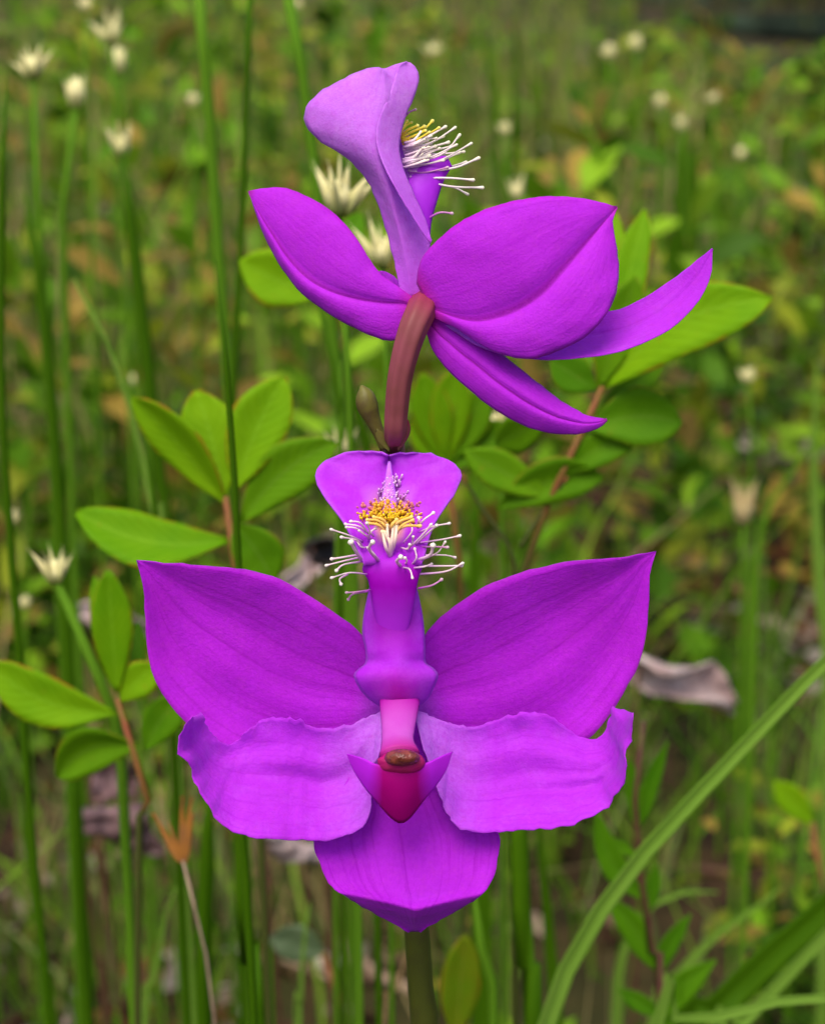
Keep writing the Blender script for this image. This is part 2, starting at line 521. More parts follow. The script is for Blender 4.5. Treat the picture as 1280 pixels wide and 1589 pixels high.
def bract_mat():
    t = NT('sedge_bract')
    u, v = t.uv()
    c = t.mix(t.mapr(u, 0.05, 0.5), (0.22, 0.30, 0.03, 1), (0.82, 0.76, 0.36, 1))
    c = t.mix(t.mapr(u, 0.5, 1.0, 0, 0.55), c, (0.90, 0.87, 0.46, 1))
    rnd = t.n('ShaderNodeObjectInfo').outputs['Random']
    c = t.mix(t.math('MULTIPLY', rnd, 0.2), c, (0.70, 0.52, 0.30, 1))
    return t.shader(c, 0.55, 0.2, 0.25)
M_BRACT = bract_mat()
M_HEAD_TAN = simple('tan_head', (0.62, 0.5, 0.25, 1), (0.42, 0.3, 0.12, 1), 900, 0.6, 0.2, 0.1)
M_DRY_OR = simple('dry_orange', (0.42, 0.17, 0.03, 1), (0.30, 0.13, 0.04, 1), 700, 0.6, 0.2, 0.15)
M_DEAD = simple('dead_leaf_grey', (0.33, 0.22, 0.20, 1), (0.52, 0.41, 0.38, 1), 120, 0.6, 0.3, 0.05, 0.5, 0.001)
M_DEAD_DK = simple('dead_leaf_brown', (0.075, 0.035, 0.034, 1), (0.26, 0.15, 0.145, 1), 130, 0.5, 0.35, 0.05, 0.5, 0.001)
M_STICK = simple('dry_stick', (0.32, 0.22, 0.15, 1), (0.20, 0.14, 0.09, 1), 200, 0.7, 0.2)
M_BLACK = simple('blackened_leaf', (0.012, 0.008, 0.008, 1), (0.03, 0.02, 0.015, 1), 300, 0.5, 0.3)
M_PALE = simple('pale_leaf', (0.12, 0.17, 0.08, 1), (0.07, 0.11, 0.04, 1), 200, 0.6, 0.3, 0.2)

def ground_mat():
    t = NT('peat_ground')
    ob = t.obj()
    a = t.noise(ob, 3.0, 4, 0.6)
    b = t.noise(ob, 45.0, 4, 0.65)
    c = t.mix(t.mapr(b, 0.35, 0.7), (0.014, 0.008, 0.004, 1), (0.055, 0.030, 0.013, 1))
    c = t.mix(t.mapr(a, 0.45, 0.66, 0, 0.6), c, (0.045, 0.06, 0.008, 1))
    return t.shader(c, 0.85, 0.15, 0, None, b, 0.6, 0.01)
def attr_mat(name, trans=0.3, rough=0.5):
    t = NT(name)
    n = t.n('ShaderNodeAttribute', _attribute_name='Col')
    return t.shader(n.outputs['Color'], rough, 0.1, trans)
def water_mat():
    t = NT('pool_water')
    n = t.noise(t.obj(), 6.0, 3)
    return t.shader((0.02, 0.025, 0.02, 1), 0.08, 0.5, 0, None, n, 0.1, 0.01)

# ------------------------------------------------------------------ the ground
def build_ground():
    n = 150
    q = np.linspace(-1, 1, n)
    xs = np.sinh(q * 7.2) / math.sinh(7.2) * 600
    ys = np.sinh(q * 7.2) / math.sinh(7.2) * 600 + 0.8
    V = [(x, y, ground_z(x, y)) for y in ys for x in xs]
    F = [(j * n + i, j * n + i + 1, (j + 1) * n + i + 1, (j + 1) * n + i) for j in range(n - 1) for i in range(n - 1)]
    o = link('ground', mesh('ground', V, F), ground_mat())
    tag(o, kind='structure')
    # a small pool of dark water far off to the right
    V, F = [(2.0, 8.4, 0.03)], []
    for k in range(40):
        a = 2 * math.pi * k / 40
        r = 1 + 0.15 * mnoise.noise(Vector((math.cos(a) * 2, math.sin(a) * 2, 7)))
        V.append((2.0 + 0.85 * r * math.cos(a), 8.4 + 1.7 * r * math.sin(a), 0.03))
        F.append((0, k + 1, (k + 1) % 40 + 1))
    tag(link('pool_water', mesh('pool_water', V, F), water_mat(), smooth=False), kind='structure')
build_ground()

# ------------------------------------------------------------------ vegetation too many to count
def col_mesh(name, V, F, C, mat):
    V = np.asarray(V, np.float32); F = np.asarray(F, np.int32)
    me = bpy.data.meshes.new(name)
    k = F.shape[1]
    me.vertices.add(len(V)); me.vertices.foreach_set('co', V.ravel())
    me.loops.add(F.size); me.loops.foreach_set('vertex_index', F.ravel())
    me.polygons.add(len(F))
    me.polygons.foreach_set('loop_start', np.arange(0, F.size, k, dtype=np.int32))
    me.polygons.foreach_set('loop_total', np.full(len(F), k, np.int32))
    at = me.color_attributes.new('Col', 'FLOAT_COLOR', 'POINT')
    at.data.foreach_set('color', np.c_[np.asarray(C, np.float32), np.ones(len(V), np.float32)].ravel())
    me.update(calc_edges=True)
    me.validate()
    return link(name, me, mat)

def proj(p):
    """world -> photo pixel (used to keep gaps in the grass where the photo shows the floor)"""
    q = p - np.array(CAM)
    z = q @ np.array(FWD)
    return W_PX / 2 + F_PX * (q @ np.array(RT)) / z, H_PX / 2 - F_PX * (q @ np.array(UP)) / z

def scatter(n, r0, r1, margin=1.45, pw=0.0):
    n2 = int(n * 0.6)                               # as many again, spread wider to both sides
    t = np.r_[rng.random(n), rng.random(n2)]
    y = r0 * (r1 / r0) ** t if pw == 0 else r0 + (r1 - r0) * t ** pw
    half = y * 0.215 * margin + 0.10
    x = np.r_[(rng.random(n) * 2 - 1) * half[:n], np.where(rng.random(n2) < 0.5, -1, 1) * half[n:] * (1 + 2.6 * rng.random(n2))]
    return x, y

def nz(x, y, f, s):
    return np.array([mnoise.noise(Vector((a * f, b * f, s))) for a, b in zip(x, y)])

def zg(x, y):
    return np.array([ground_z(a, b) for a, b in zip(x, y)])

# gaps: (px0, py0, px1, py1, nearer than Y) where upright blades would hide something the photo shows on the floor
GAPS = [(1135, -200, 1600, 78, 10.5), (985, -200, 1600, 28, 11.4), (965, 980, 1155, 1130, 0.44), (100, 1180, 270, 1350, 0.39), (90, 905, 255, 1025, 0.44), (400, 1270, 540, 1375, 0.38),
        (960, 1410, 1180, 1540, 0.58), (450, 810, 560, 925, 0.45), (430, 1440, 660, 1570, 0.58)]

def gap_keep(x, y, z):
    px, py = proj(np.stack([x, y, z], 1))
    k = np.ones(len(x), bool)
    for a, b, c, d, Y in GAPS:
        k &= ~((px > a) & (px < c) & (py > b) & (py < d) & (y < Y))
    return k

def make_grass(name, n, r0, r1, hmin, hmax, wmin, wmax, palette, label, clump=2.2, lean=0.35, thr=-0.15, seed=1.0):
    x, y = scatter(n, r0, r1)
    n = len(x)
    d = nz(x, y, clump, seed) + 0.5 * nz(x, y, clump * 3.1, seed + 3)
    k = d + rng.random(n) * 0.5 - 0.25 > thr
    x, y, d = x[k], y[k], d[k]
    n = len(x)
    h = (hmin + (hmax - hmin) * rng.random(n) ** 1.6) * (0.8 + 0.3 * d)
    wd = (wmin + (wmax - wmin) * rng.random(n)) * (0.55 + 0.45 * np.minimum(2.5, y))
    az = rng.random(n) * 2 * math.pi
    ln = rng.random(n) * lean + 0.03
    fz = rng.random(n) * math.pi
    z0 = zg(x, y) - 0.004
    keep = np.ones(n, bool)
    for f in (0.2, 0.4, 0.6, 0.8, 0.97):
        keep &= gap_keep(x + np.cos(az) * ln * h * f * f, y + np.sin(az) * ln * h * f * f, z0 + h * f)
    x, y, h, wd, az, ln, fz, z0, d = [q[keep] for q in (x, y, h, wd, az, ln, fz, z0, d)]
    n = len(x)
    pal = np.array(palette)
    ci = np.clip((nz(x, y, clump * 1.4, seed + 9) * 0.9 + 0.5 + (rng.random(n) - 0.5) * 0.9) * len(pal), 0, len(pal) - 1e-3)
    c = pal[ci.astype(int)] * (0.75 + 0.5 * rng.random((n, 1)))
    S = 5
    V = np.zeros((n, 2 * S, 3)); C = np.zeros((n, 2 * S, 3))
    for i in range(S):
        t = i / (S - 1)
        cx = x + np.cos(az) * ln * h * t * t
        cy = y + np.sin(az) * ln * h * t * t
        cz = z0 + h * t * (1 - 0.25 * ln * t)
        hw = wd * 0.5 * (1 - t ** 2.2) + 1e-4
        V[:, 2 * i] = np.stack([cx - np.cos(fz) * hw, cy - np.sin(fz) * hw, cz], 1)
        V[:, 2 * i + 1] = np.stack([cx + np.cos(fz) * hw, cy + np.sin(fz) * hw, cz], 1)
        C[:, 2 * i] = c; C[:, 2 * i + 1] = c
    off = (np.arange(n) * 2 * S)[:, None]
    F = np.concatenate([off + np.array([[2 * i, 2 * i + 1, 2 * i + 3, 2 * i + 2]]) for i in range(S - 1)], 0)
    o = col_mesh(name, V.reshape(-1, 3), F, C.reshape(-1, 3), M_GRASS)
    return tag(o, label, 'grass', kind='stuff')

def make_leaves(name, n, r0, r1, zmin, zmax, size0, size1, palette, label, cat, clump=3.0, thr=0.0, seed=2.0, aspect=0.42, flat=0.8, grow=0.4):
    x, y = scatter(n, r0, r1)
    n = len(x)
    d = nz(x, y, clump, seed) + 0.6 * nz(x, y, clump * 2.7, seed + 5)
    k = d + rng.random(n) * 0.3 - 0.15 > thr
    x, y, d = x[k], y[k], d[k]
    n = len(x)
    z = zg(x, y) + zmin + (zmax - zmin) * rng.random(n) * np.clip(0.35 + d, 0.15, 1.1)
    keep = gap_keep(x, y, z)
    x, y, z = x[keep], y[keep], z[keep]
    n = len(x)
    L = (size0 + (size1 - size0) * rng.random(n)) * (1 - grow + grow * np.minimum(3, y))
    az = rng.random(n) * 2 * math.pi
    el = (rng.random(n) - 0.25) * flat * math.pi / 2
    ax = np.stack([np.cos(az) * np.cos(el), np.sin(az) * np.cos(el), np.sin(el)], 1)
    up = np.stack([rng.normal(0, 0.5, n), rng.normal(0, 0.5, n), np.ones(n)], 1)
    sd_ = np.cross(ax, up); sd_ /= np.linalg.norm(sd_, axis=1)[:, None] + 1e-9
    nn = np.cross(sd_, ax)
    pal = np.array(palette)
    ci = np.clip((nz(x, y, clump * 1.3, seed + 8) * 0.9 + 0.5 + (rng.random(n) - 0.5) * 1.0) * len(pal), 0, len(pal) - 1e-3)
    c = pal[ci.astype(int)] * (0.55 + 0.85 * rng.random((n, 1)))
    P = np.stack([x, y, z], 1)
    st = [(0, 0.06), (0.3, 0.85), (0.65, 1.0), (1.0, 0.08)]
    V = np.zeros((n, 12, 3)); C = np.repeat(c[:, None, :], 12, 1)
    for i, (t, hw) in enumerate(st):
        cen = P + ax * (L * t)[:, None] - nn * (L * 0.18 * t * t)[:, None]
        s = sd_ * (L * aspect * 0.5 * hw)[:, None]
        f = nn * (L * aspect * 0.16 * hw)[:, None]
        V[:, 3 * i] = cen - s + f; V[:, 3 * i + 1] = cen; V[:, 3 * i + 2] = cen + s + f
    off = (np.arange(n) * 12)[:, None]
    F = np.concatenate([off + np.array([[3 * i + j, 3 * i + j + 1, 3 * i + j + 4, 3 * i + j + 3]]) for i in range(3) for j in range(2)], 0)
    o = col_mesh(name, V.reshape(-1, 3), F, C.reshape(-1, 3), M_COVER)
    return tag(o, label, cat, kind='stuff')

M_GRASS = attr_mat('grass_mix', 0.25)
M_COVER = attr_mat('cover_mix', 0.3)
G1 = [(0.034, 0.10, 0.003), (0.07, 0.18, 0.005), (0.12, 0.24, 0.012), (0.16, 0.27, 0.020), (0.14, 0.19, 0.05), (0.28, 0.22, 0.09)]
G2 = [(0.05, 0.10, 0.006), (0.11, 0.19, 0.010), (0.18, 0.25, 0.018), (0.16, 0.25, 0.016), (0.21, 0.19, 0.05), (0.27, 0.22, 0.10)]
L1 = [(0.035, 0.09, 0.003), (0.075, 0.18, 0.005), (0.13, 0.27, 0.008), (0.18, 0.32, 0.012), (0.23, 0.27, 0.015), (0.25, 0.17, 0.03)]
L2 = [(0.06, 0.025, 0.016), (0.13, 0.055, 0.03), (0.16, 0.10, 0.06), (0.24, 0.18, 0.13), (0.20, 0.08, 0.03), (0.36, 0.31, 0.25)]
make_grass('grass', 13000, 0.36, 1.6, 0.04, 0.20, 0.0010, 0.0026, G1, 'fine green grass and sedge blades growing all over the bog', thr=0.16, clump=4.0, lean=0.8)
make_grass('tall_grass', 7000, 0.7, 4.0, 0.14, 0.36, 0.002, 0.0040, G1, 'tall upright grass stems standing behind the orchid', thr=0.18, seed=14.0, lean=0.45)
make_grass('meadow_grass', 16000, 2.5, 40.0, 0.06, 0.28, 0.003, 0.005, G2, 'yellowish green grass of the open bog further back', clump=1.1, thr=-0.2, seed=4.0)
make_leaves('ground_cover', 17000, 0.42, 1.6, 0.004, 0.10, 0.008, 0.020, L1, 'low leafy green ground cover among the grass stems', 'ground cover', thr=0.2, clump=4.5)
make_leaves('heath_cover', 20000, 0.75, 4.5, 0.01, 0.28, 0.016, 0.034, L1, 'low leafy heath plants covering the bog behind', 'ground cover', clump=3.4, thr=0.16, seed=6.0, flat=1.1, grow=0.25)
make_leaves('far_heath', 16000, 3.5, 40.0, 0.01, 0.28, 0.012, 0.024, L1, 'far heath plants of the open bog', 'ground cover', clump=0.9, thr=-0.05, seed=16.0, flat=1.0)
make_leaves('leaf_litter', 14000, 0.36, 4.0, 0.0, 0.02, 0.008, 0.024, L2, 'brown and grey dead plant litter on the peat', 'litter', clump=4.0, thr=-0.1, seed=8.0, flat=0.35)

# far-off wood, wholly beyond the frame's top edge from here but there from any other angle
def far_wood():
    n = 24000
    a = rng.random(n) * math.pi * 1.3 - 0.15 * math.pi
    rr = 45 + rng.random(n) * 14
    top = 7 + 3 * nz(np.cos(a) * 9, np.sin(a) * 9, 1.0, 3.3)
    z = rng.random(n) ** 0.8 * top
    P = np.stack([np.cos(a) * rr, np.sin(a) * rr, z], 1)
    s = 0.35 + 0.5 * rng.random(n)
    d1 = rng.normal(0, 1, (n, 3)); d1 /= np.linalg.norm(d1, axis=1)[:, None]
    d2 = np.cross(d1, rng.normal(0, 1, (n, 3))); d2 /= np.linalg.norm(d2, axis=1)[:, None]
    V = np.stack([P - d1 * s[:, None], P + d2 * s[:, None] * 0.6, P + d1 * s[:, None], P - d2 * s[:, None] * 0.6], 1)
    c = np.array([0.03, 0.06, 0.012]) * (0.6 + 0.9 * rng.random((n, 1)))
    C = np.repeat(c[:, None, :], 4, 1)
    F = (np.arange(n) * 4)[:, None] + np.arange(4)[None]
    tag(col_mesh('far_wood', V.reshape(-1, 3), F, C.reshape(-1, 3), M_COVER), 'dark far-off wood along the edge of the bog', 'woods', kind='stuff')
far_wood()
def thicket():
    n = 5000
    x = 1.2 + rng.random(n) * 6.7; y = 11.6 + rng.random(n) * 3.0
    z = rng.random(n) * (1.5 + 0.8 * nz(x, y, 0.8, 9.0))
    P = np.stack([x, y, z], 1)
    s_ = 0.05 + 0.08 * rng.random(n)
    d1 = rng.normal(0, 1, (n, 3)); d1 /= np.linalg.norm(d1, axis=1)[:, None]
    d2 = np.cross(d1, rng.normal(0, 1, (n, 3))); d2 /= np.linalg.norm(d2, axis=1)[:, None]
    V = np.stack([P - d1 * s_[:, None], P + d2 * s_[:, None] * 0.6, P + d1 * s_[:, None], P - d2 * s_[:, None] * 0.6], 1)
    C = np.repeat((np.array([0.055, 0.085, 0.05]) * (0.6 + 0.9 * rng.random((n, 1))))[:, None, :], 4, 1)
    tag(col_mesh('waterside_thicket', V.reshape(-1, 3), (np.arange(n) * 4)[:, None] + np.arange(4)[None], C.reshape(-1, 3), M_COVER), 'dark bushy thicket on the far bank of the pool', 'thicket', kind='stuff')
thicket()

# ------------------------------------------------------------------ leaves, shrubs
def leaf(name, base, tip, wpx, Y, mat, parent, bow=0.0, fold=0.25, roll=0.0, dy=0.0, bend=0.0, shape=0.0, nu=16, nv=7, th=0.00022):
    """one leaf: base and tip in photo pixels, full width in pixels, standing about the plane y = Y"""
    B = np.array(PY(*base, Y)); T = np.array(PY(*tip, Y + dy))
    ax = T - B; L = np.linalg.norm(ax); ax /= L
    view = np.array(FWD)
    sd_ = np.cross(ax, view); sd_ /= np.linalg.norm(sd_)
    nn = np.cross(sd_, ax)
    if nn @ view > 0: nn = -nn
    hw = wpx * 0.5 * pxm(Y)
    G, UV = [], []
    for i in range(nu):
        u = i / (nu - 1)
        prof = (math.sin(math.pi * u ** (1.25 - 3 * max(0, shape))) ** (0.7 + max(0, shape) * 2)) if 0 < u < 1 else 0.0
        prof = max(prof, 0.05)
        c = B + ax * L * u + sd_ * bow * L * math.sin(math.pi * u) + nn * bend * L * math.sin(math.pi * u * 0.8)
        for j in range(nv):
            v = -1 + 2 * j / (nv - 1)
            wob = 1 + 0.06 * mnoise.noise(Vector((u * 5, v, L * 900)))
            p = c + sd_ * v * hw * prof * wob + nn * (fold * abs(v) * hw * prof) + nn * (roll * v * hw * prof)
            p = p + nn * 0.08 * hw * mnoise.noise(Vector((u * 4 + L * 700, v * 2, 1.0)))
            G.append(p); UV.append((u, v * 0.5 + 0.5))
    G = np.array(G)
    N = grid_normals(G, nu, nv)
    V, F, U = thick_sheet(G, N, th, nu, nv, np.array(UV))
    return link(name, mesh(name, V, F, U), mat, parent)

def base_of(P):
    """carry a stalk on from its lowest drawn point down into the ground"""
    p = P[-1]; q = P[-2]
    d = (p - q).normalized()
    d = Vector((d.x * 0.3, d.y * 0.3, -1)).normalized()
    g = ground_z(p.x, p.y) - 0.006
    k = max(0.0, (p.z - g) / -d.z)
    return p + d * k

def shrub(label, stems, leaves, Y, root_mat=None):
    """stems: list of (px polyline top -> bottom, radius px); the first one reaches the ground"""
    pts = [PY(a, b, Y) for a, b in stems[0][0]]
    g = base_of(pts)
    root = empty('leafy_shrub', Vector((g.x, g.y, ground_z(g.x, g.y))))
    tag(root, label, 'shrub', 'leafy shrubs around the orchid')
    for k, (pl, r) in enumerate(stems):
        p = [PY(a, b, Y) for a, b in pl]
        rr = [r * pxm(Y) * (0.7 + 0.3 * i / len(p)) for i in range(len(p))]
        if k == 0:
            p.append(g); rr.append(rr[-1] * 1.2)
        tube_obj('stem', p, [q * 0.8 for q in rr], root_mat or M_TWIG, root, 8, K=18)
    for lf in leaves:
        lf = dict(lf)
        m = lf.pop('mat', M_LEAF)
        b, t, wpx = lf.pop('l')
        leaf('leaf', b, t, wpx, lf.pop('Y', Y), m, root, **lf)
    return root

shrub('shrub with broad yellow-green leaves above the left purple wing, crossed by a dark rush',
      [([(350, 770), (346, 800), (352, 860), (380, 980), (400, 1200)], 9)],
      [dict(l=((350, 782), (204, 616), 66), bow=-0.03, fold=0.5, roll=-0.5),
       dict(l=((350, 770), (305, 606), 92), bow=-0.02, fold=0.15, dy=0.004),
       dict(l=((365, 760), (440, 585), 92), bow=0.03, fold=0.3, dy=0.003),
       dict(l=((356, 838), (120, 795), 82), bow=0.10, fold=0.35, roll=0.5, bend=0.05),
       dict(l=((375, 810), (520, 685), 84), bow=0.08, fold=0.3, mat=M_LEAF_DK),
       dict(l=((360, 810), (425, 905), 80), bow=0.05, mat=M_LEAF_DK)], 0.24)
shrub('shrub on a red twig with a nibbled upright leaf beside the left purple wing',
      [([(182, 1085), (205, 1150), (240, 1205), (232, 1240), (215, 1400)], 8)],
      [dict(l=((182, 1108), (-20, 1030), 82), bow=0.10, fold=0.3),
       dict(l=((182, 1075), (168, 886), 66), fold=0.15, shape=-0.12),
       dict(l=((188, 1080), (146, 895), 40), fold=0.2, dy=0.006),
       dict(l=((188, 1088), (245, 1032), 60), fold=0.2, bow=0.05),
       dict(l=((190, 1090), (215, 965), 46), fold=0.2, dy=0.008, mat=M_LEAF_DK),
       dict(l=((215, 1158), (88, 1205), 78), bow=-0.16, fold=0.5, roll=-0.4, mat=M_LEAF_DK),
       dict(l=((225, 1165), (285, 1080), 62), bow=0.06, mat=M_LEAF_DK)], 0.235)
shrub('shrub with a long drooping leaf on an orange-red twig, behind the upper purple flower',
      [([(935, 600), (925, 640), (895, 700), (850, 780), (805, 850), (790, 960), (800, 1300)], 8),
       ([(715, 735), (745, 785), (790, 850), (800, 900)], 5), ([(880, 740), (845, 790), (806, 850)], 5)],
      [dict(l=((938, 602), (1196, 462), 100), bow=0.12, fold=0.3, roll=-0.35, mat=M_LEAF, dy=-0.006),
       dict(l=((932, 600), (1000, 325), 58), fold=0.2, dy=0.01),
       dict(l=((928, 600), (955, 330), 56), fold=0.2, dy=0.012),
       dict(l=((930, 600), (985, 430), 66), fold=0.2, mat=M_LEAF_DK),
       dict(l=((925, 605), (855, 560), 62), fold=0.2, mat=M_LEAF_DK),
       dict(l=((912, 665), (1058, 655), 92), bow=0.09, fold=0.3, mat=M_LEAF_DK),
       dict(l=((880, 735), (985, 680), 56), bow=0.1, fold=0.3, mat=M_LEAF_DK),
       dict(l=((925, 640), (1030, 560), 40), fold=0.4, mat=M_LEAF_DK, dy=0.01),
       dict(l=((770, 790), (935, 738), 70), bow=0.09, fold=0.4, roll=0.3, mat=M_LEAF_DK),
       dict(l=((850, 770), (720, 700), 60), fold=0.2, mat=M_LEAF_DK),
       dict(l=((850, 650), (770, 690), 60), fold=0.2, mat=M_LEAF_DK, dy=0.01)], 0.25)
shrub('shrub of upright pale-green leaves behind the bare gap between the two purple flowers',
      [([(690, 715), (705, 800), (715, 920), (720, 1300)], 7)],
      [dict(l=((690, 720), (655, 580), 62), fold=0.2), dict(l=((692, 720), (705, 570), 62), fold=0.2),
       dict(l=((695, 720), (755, 600), 60), fold=0.2, mat=M_LEAF_DK), dict(l=((697, 730), (800, 660), 60), fold=0.25, bow=0.05, mat=M_LEAF_DK),
       dict(l=((690, 725), (640, 650), 46), fold=0.25)], 0.28)
shrub('shrub with one broad bright leaf under the largest cream sedge head',
      [([(490, 440), (520, 520), (528, 700), (530, 1300)], 6)],
      [dict(l=((505, 455), (372, 405), 84), bow=0.05, fold=0.3), dict(l=((500, 450), (560, 330), 52), fold=0.2, mat=M_LEAF_DK, dy=0.01)], 0.27, M_RUSH)

# lance-leaved herb at the lower right
def herb():
    Y = 0.27
    st = [(998, 1120), (985, 1240), (990, 1330), (1005, 1430), (1015, 1510), (1024, 1600)]
    p = [PY(a, b, Y) for a, b in st]
    g = base_of(p)
    root = empty('lance_leaved_herb', Vector((g.x, g.y, ground_z(g.x, g.y))))
    tag(root, 'upright herb with narrow green lance leaves on a dark stem beside the leaning grass blade', 'herb')
    p.append(g)
    tube_obj('stem', p, [4 * pxm(Y), 5 * pxm(Y), 6 * pxm(Y), 6 * pxm(Y), 7 * pxm(Y), 7 * pxm(Y), 8 * pxm(Y)], M_DKTWIG, root, 8, K=20)
    for b, t, wd, bw in [((1003, 1400), (925, 1258), 42, 0.10), ((990, 1290), (975, 1170), 26, 0.0), ((990, 1290), (1035, 1150), 26, 0.02),
                         ((1004, 1420), (1020, 1340), 24, 0.0), ((1015, 1505), (940, 1392), 46, -0.06), ((1018, 1520), (1072, 1418), 30, 0.06),
                         ((1024, 1585), (1110, 1490), 48, 0.08), ((1022, 1575), (960, 1535), 30, 0.0), ((1028, 1620), (1055, 1510), 30, 0), ((990, 1330), (940, 1300), 18, 0)]:
        leaf('leaf', b, t, wd, Y, M_LEAF_LANCE, root, bow=bw, fold=0.3, shape=0.1)
herb()

# a single reddish leaf shoot at the foot of the orchid
def shoot(label, base, tip, wd, Y, mat, **kw):
    p = [PY(*tip, Y), PY(*base, Y)]
    g = base_of(p)
    root = empty('leaf_shoot', Vector((g.x, g.y, ground_z(g.x, g.y))))
    tag(root, label, 'shoot')
    tube_obj('stalk', [p[1] + (p[0] - p[1]) * 0.05, (p[1] + g) / 2 + Vector((0.001, 0, 0)), g], [5 * pxm(Y)] * 3, M_TWIG, root, 6, K=8)
    leaf('leaf', base, tip, wd, Y, mat, root, **kw)
shoot('upright oval leaf flushed orange-red, right of the orchid stem foot', (705, 1620), (722, 1450), 66, 0.25, M_LEAF_RED, fold=0.2)
shoot('grey-green rounded leaf near the dry stick low beside the dark rush', (505, 1480), (420, 1455), 62, 0.34, M_PALE, fold=0.3, bow=-0.05)
shoot('yellow-green tilted oval leaf alone among the grass at the far right', (1262, 1280), (1200, 1212), 44, 0.36, M_LEAF, fold=0.2)

# ------------------------------------------------------------------ rushes and single blades
def rush(label, pl, r0, r1, Y, mat=None, group='tall rushes around the orchid'):
    """smooth round rush stem; photo polyline from tip downwards, radii in pixels"""
    p = [PY(a, b, Y) for a, b in pl]
    g = base_of(p)
    n = len(p)
    rr = [(r0 + (r1 - r0) * i / (n - 1)) * 0.82 * pxm(Y) for i in range(n)]
    if pl[0][1] > 0: rr[0] *= 0.2
    p.append(g); rr.append(rr[-1] * 1.1)
    o = tube_obj('rush', p, rr, mat or M_RUSH, None, 8, K=26)
    return tag(o, label, 'rush', group)

rush('sharp dark green rush crossing the shrub leaves left of the orchid', [(336, 404), (346, 500), (357, 640), (367, 790), (372, 880), (374, 1100), (372, 1330), (395, 1600)], 5, 9, 0.205)
rush('tall pale green rush rising behind the sharp dark rush tip', [(306, -40), (318, 100), (331, 260), (340, 400), (349, 520), (360, 700), (372, 1000)], 11, 11, 0.33, M_RUSH_LT)
rush('thin rush running down beside the tip of the upper left purple petal', [(390, -40), (384, 100), (378, 300), (368, 480), (364, 620), (366, 900)], 6, 7, 0.30, M_RUSH)
rush('stout rush ending behind the pale top of the upper flower', [(440, -40), (452, 20), (466, 90), (480, 190), (492, 300), (510, 460), (535, 700), (545, 1000)], 10, 11, 0.29, M_RUSH_LT)
rush('slender rush passing just left of the bud between the flowers', [(528, 480), (538, 560), (552, 640), (566, 720), (575, 900)], 6, 7, 0.25, M_RUSH)
rush('slender pale rush behind the bearded lip of the lower flower', [(528, 560), (528, 640), (526, 780), (522, 960), (520, 1200)], 6, 6, 0.27, M_RUSH_LT)
rush('thick dark rush beneath the lower-left petal', [(375, 1180), (372, 1300), (375, 1400), (385, 1500), (405, 1620)], 12, 14, 0.24)
rush('dark green rush behind the right lower petal edge', [(800, 1200), (805, 1300), (808, 1400), (815, 1500), (828, 1640)], 18, 20, 0.245, M_BLADE_DK)
rush('rush at the left with a lighter streak, under the spiky white head', [(38, 300), (60, 420), (75, 560), (88, 720), (97, 860), (110, 1100)], 9, 14, 0.34, M_RUSH)
rush('broad green rush under the middle white sedge head', [(192, 230), (205, 360), (222, 500), (238, 640), (250, 760), (262, 900)], 13, 12, 0.36, M_RUSH)
rush('dark rush tightly along the left picture edge', [(12, 120), (4, 300), (2, 480), (4, 640), (14, 800), (30, 1000), (42, 1200), (60, 1420), (80, 1640)], 6, 10, 0.26)
rush('thin rush leaning by the left shrub, below its broad leaf', [(222, 660), (236, 760), (250, 850), (256, 930), (262, 1000)], 5, 8, 0.258, M_RUSH)
def rush_tuft():
    Y = 1.15
    root = empty('rush_tuft', Vector((PY(1066, 560, Y).x, Y, ground_z(PY(1066, 560, Y).x, Y))))
    tag(root, 'far dark tuft of rushes under a white sedge head right of the upper flower', 'rushes')
    for k, (x, e) in enumerate([(1050, 0.0), (1064, 0.05), (1078, -0.04), (1070, 0.1)]):
        p = [PY(a, b, Y + e) for a, b in [(x + 4, 176 + 22 * k), (x, 260), (x - 1, 340), (x + 2, 440), (x + 3, 560)]]
        p.append(base_of(p))
        tube_obj('stem', p, [q * pxm(Y) for q in (1.5, 6, 7, 7, 8, 8)], M_RUSH, root, 8, K=16)
rush_tuft()
rush('left rush of two far dark rushes right of the upper beard', [(752, 20), (760, 120), (768, 210), (776, 320), (784, 480)], 6, 7, 0.9, M_RUSH)
rush('right rush of two far dark rushes right of the upper beard', [(803, 10), (800, 120), (796, 210), (792, 320), (786, 480)], 6, 7, 0.95, M_RUSH)
rush('upright rush below the lower flower, right of its stem', [(735, 1380), (745, 1460), (757, 1530), (768, 1640)], 9, 11, 0.25, M_RUSH_LT)
rush('green rush between the nibbled shrub and the litter at lower left', [(112, 1180), (118, 1280), (122, 1400), (130, 1500), (140, 1640)], 7, 9, 0.33, M_RUSH)
rush('bright green rush at lower left beside the dry orange sedge', [(325, 1210), (322, 1320), (318, 1420), (316, 1520), (318, 1640)], 16, 18, 0.30, M_BLADE_DK)
rush('thin rush left of the broad lower sepal', [(402, 1290), (408, 1400), (416, 1500), (424, 1640)], 7, 8, 0.26, M_RUSH_LT)

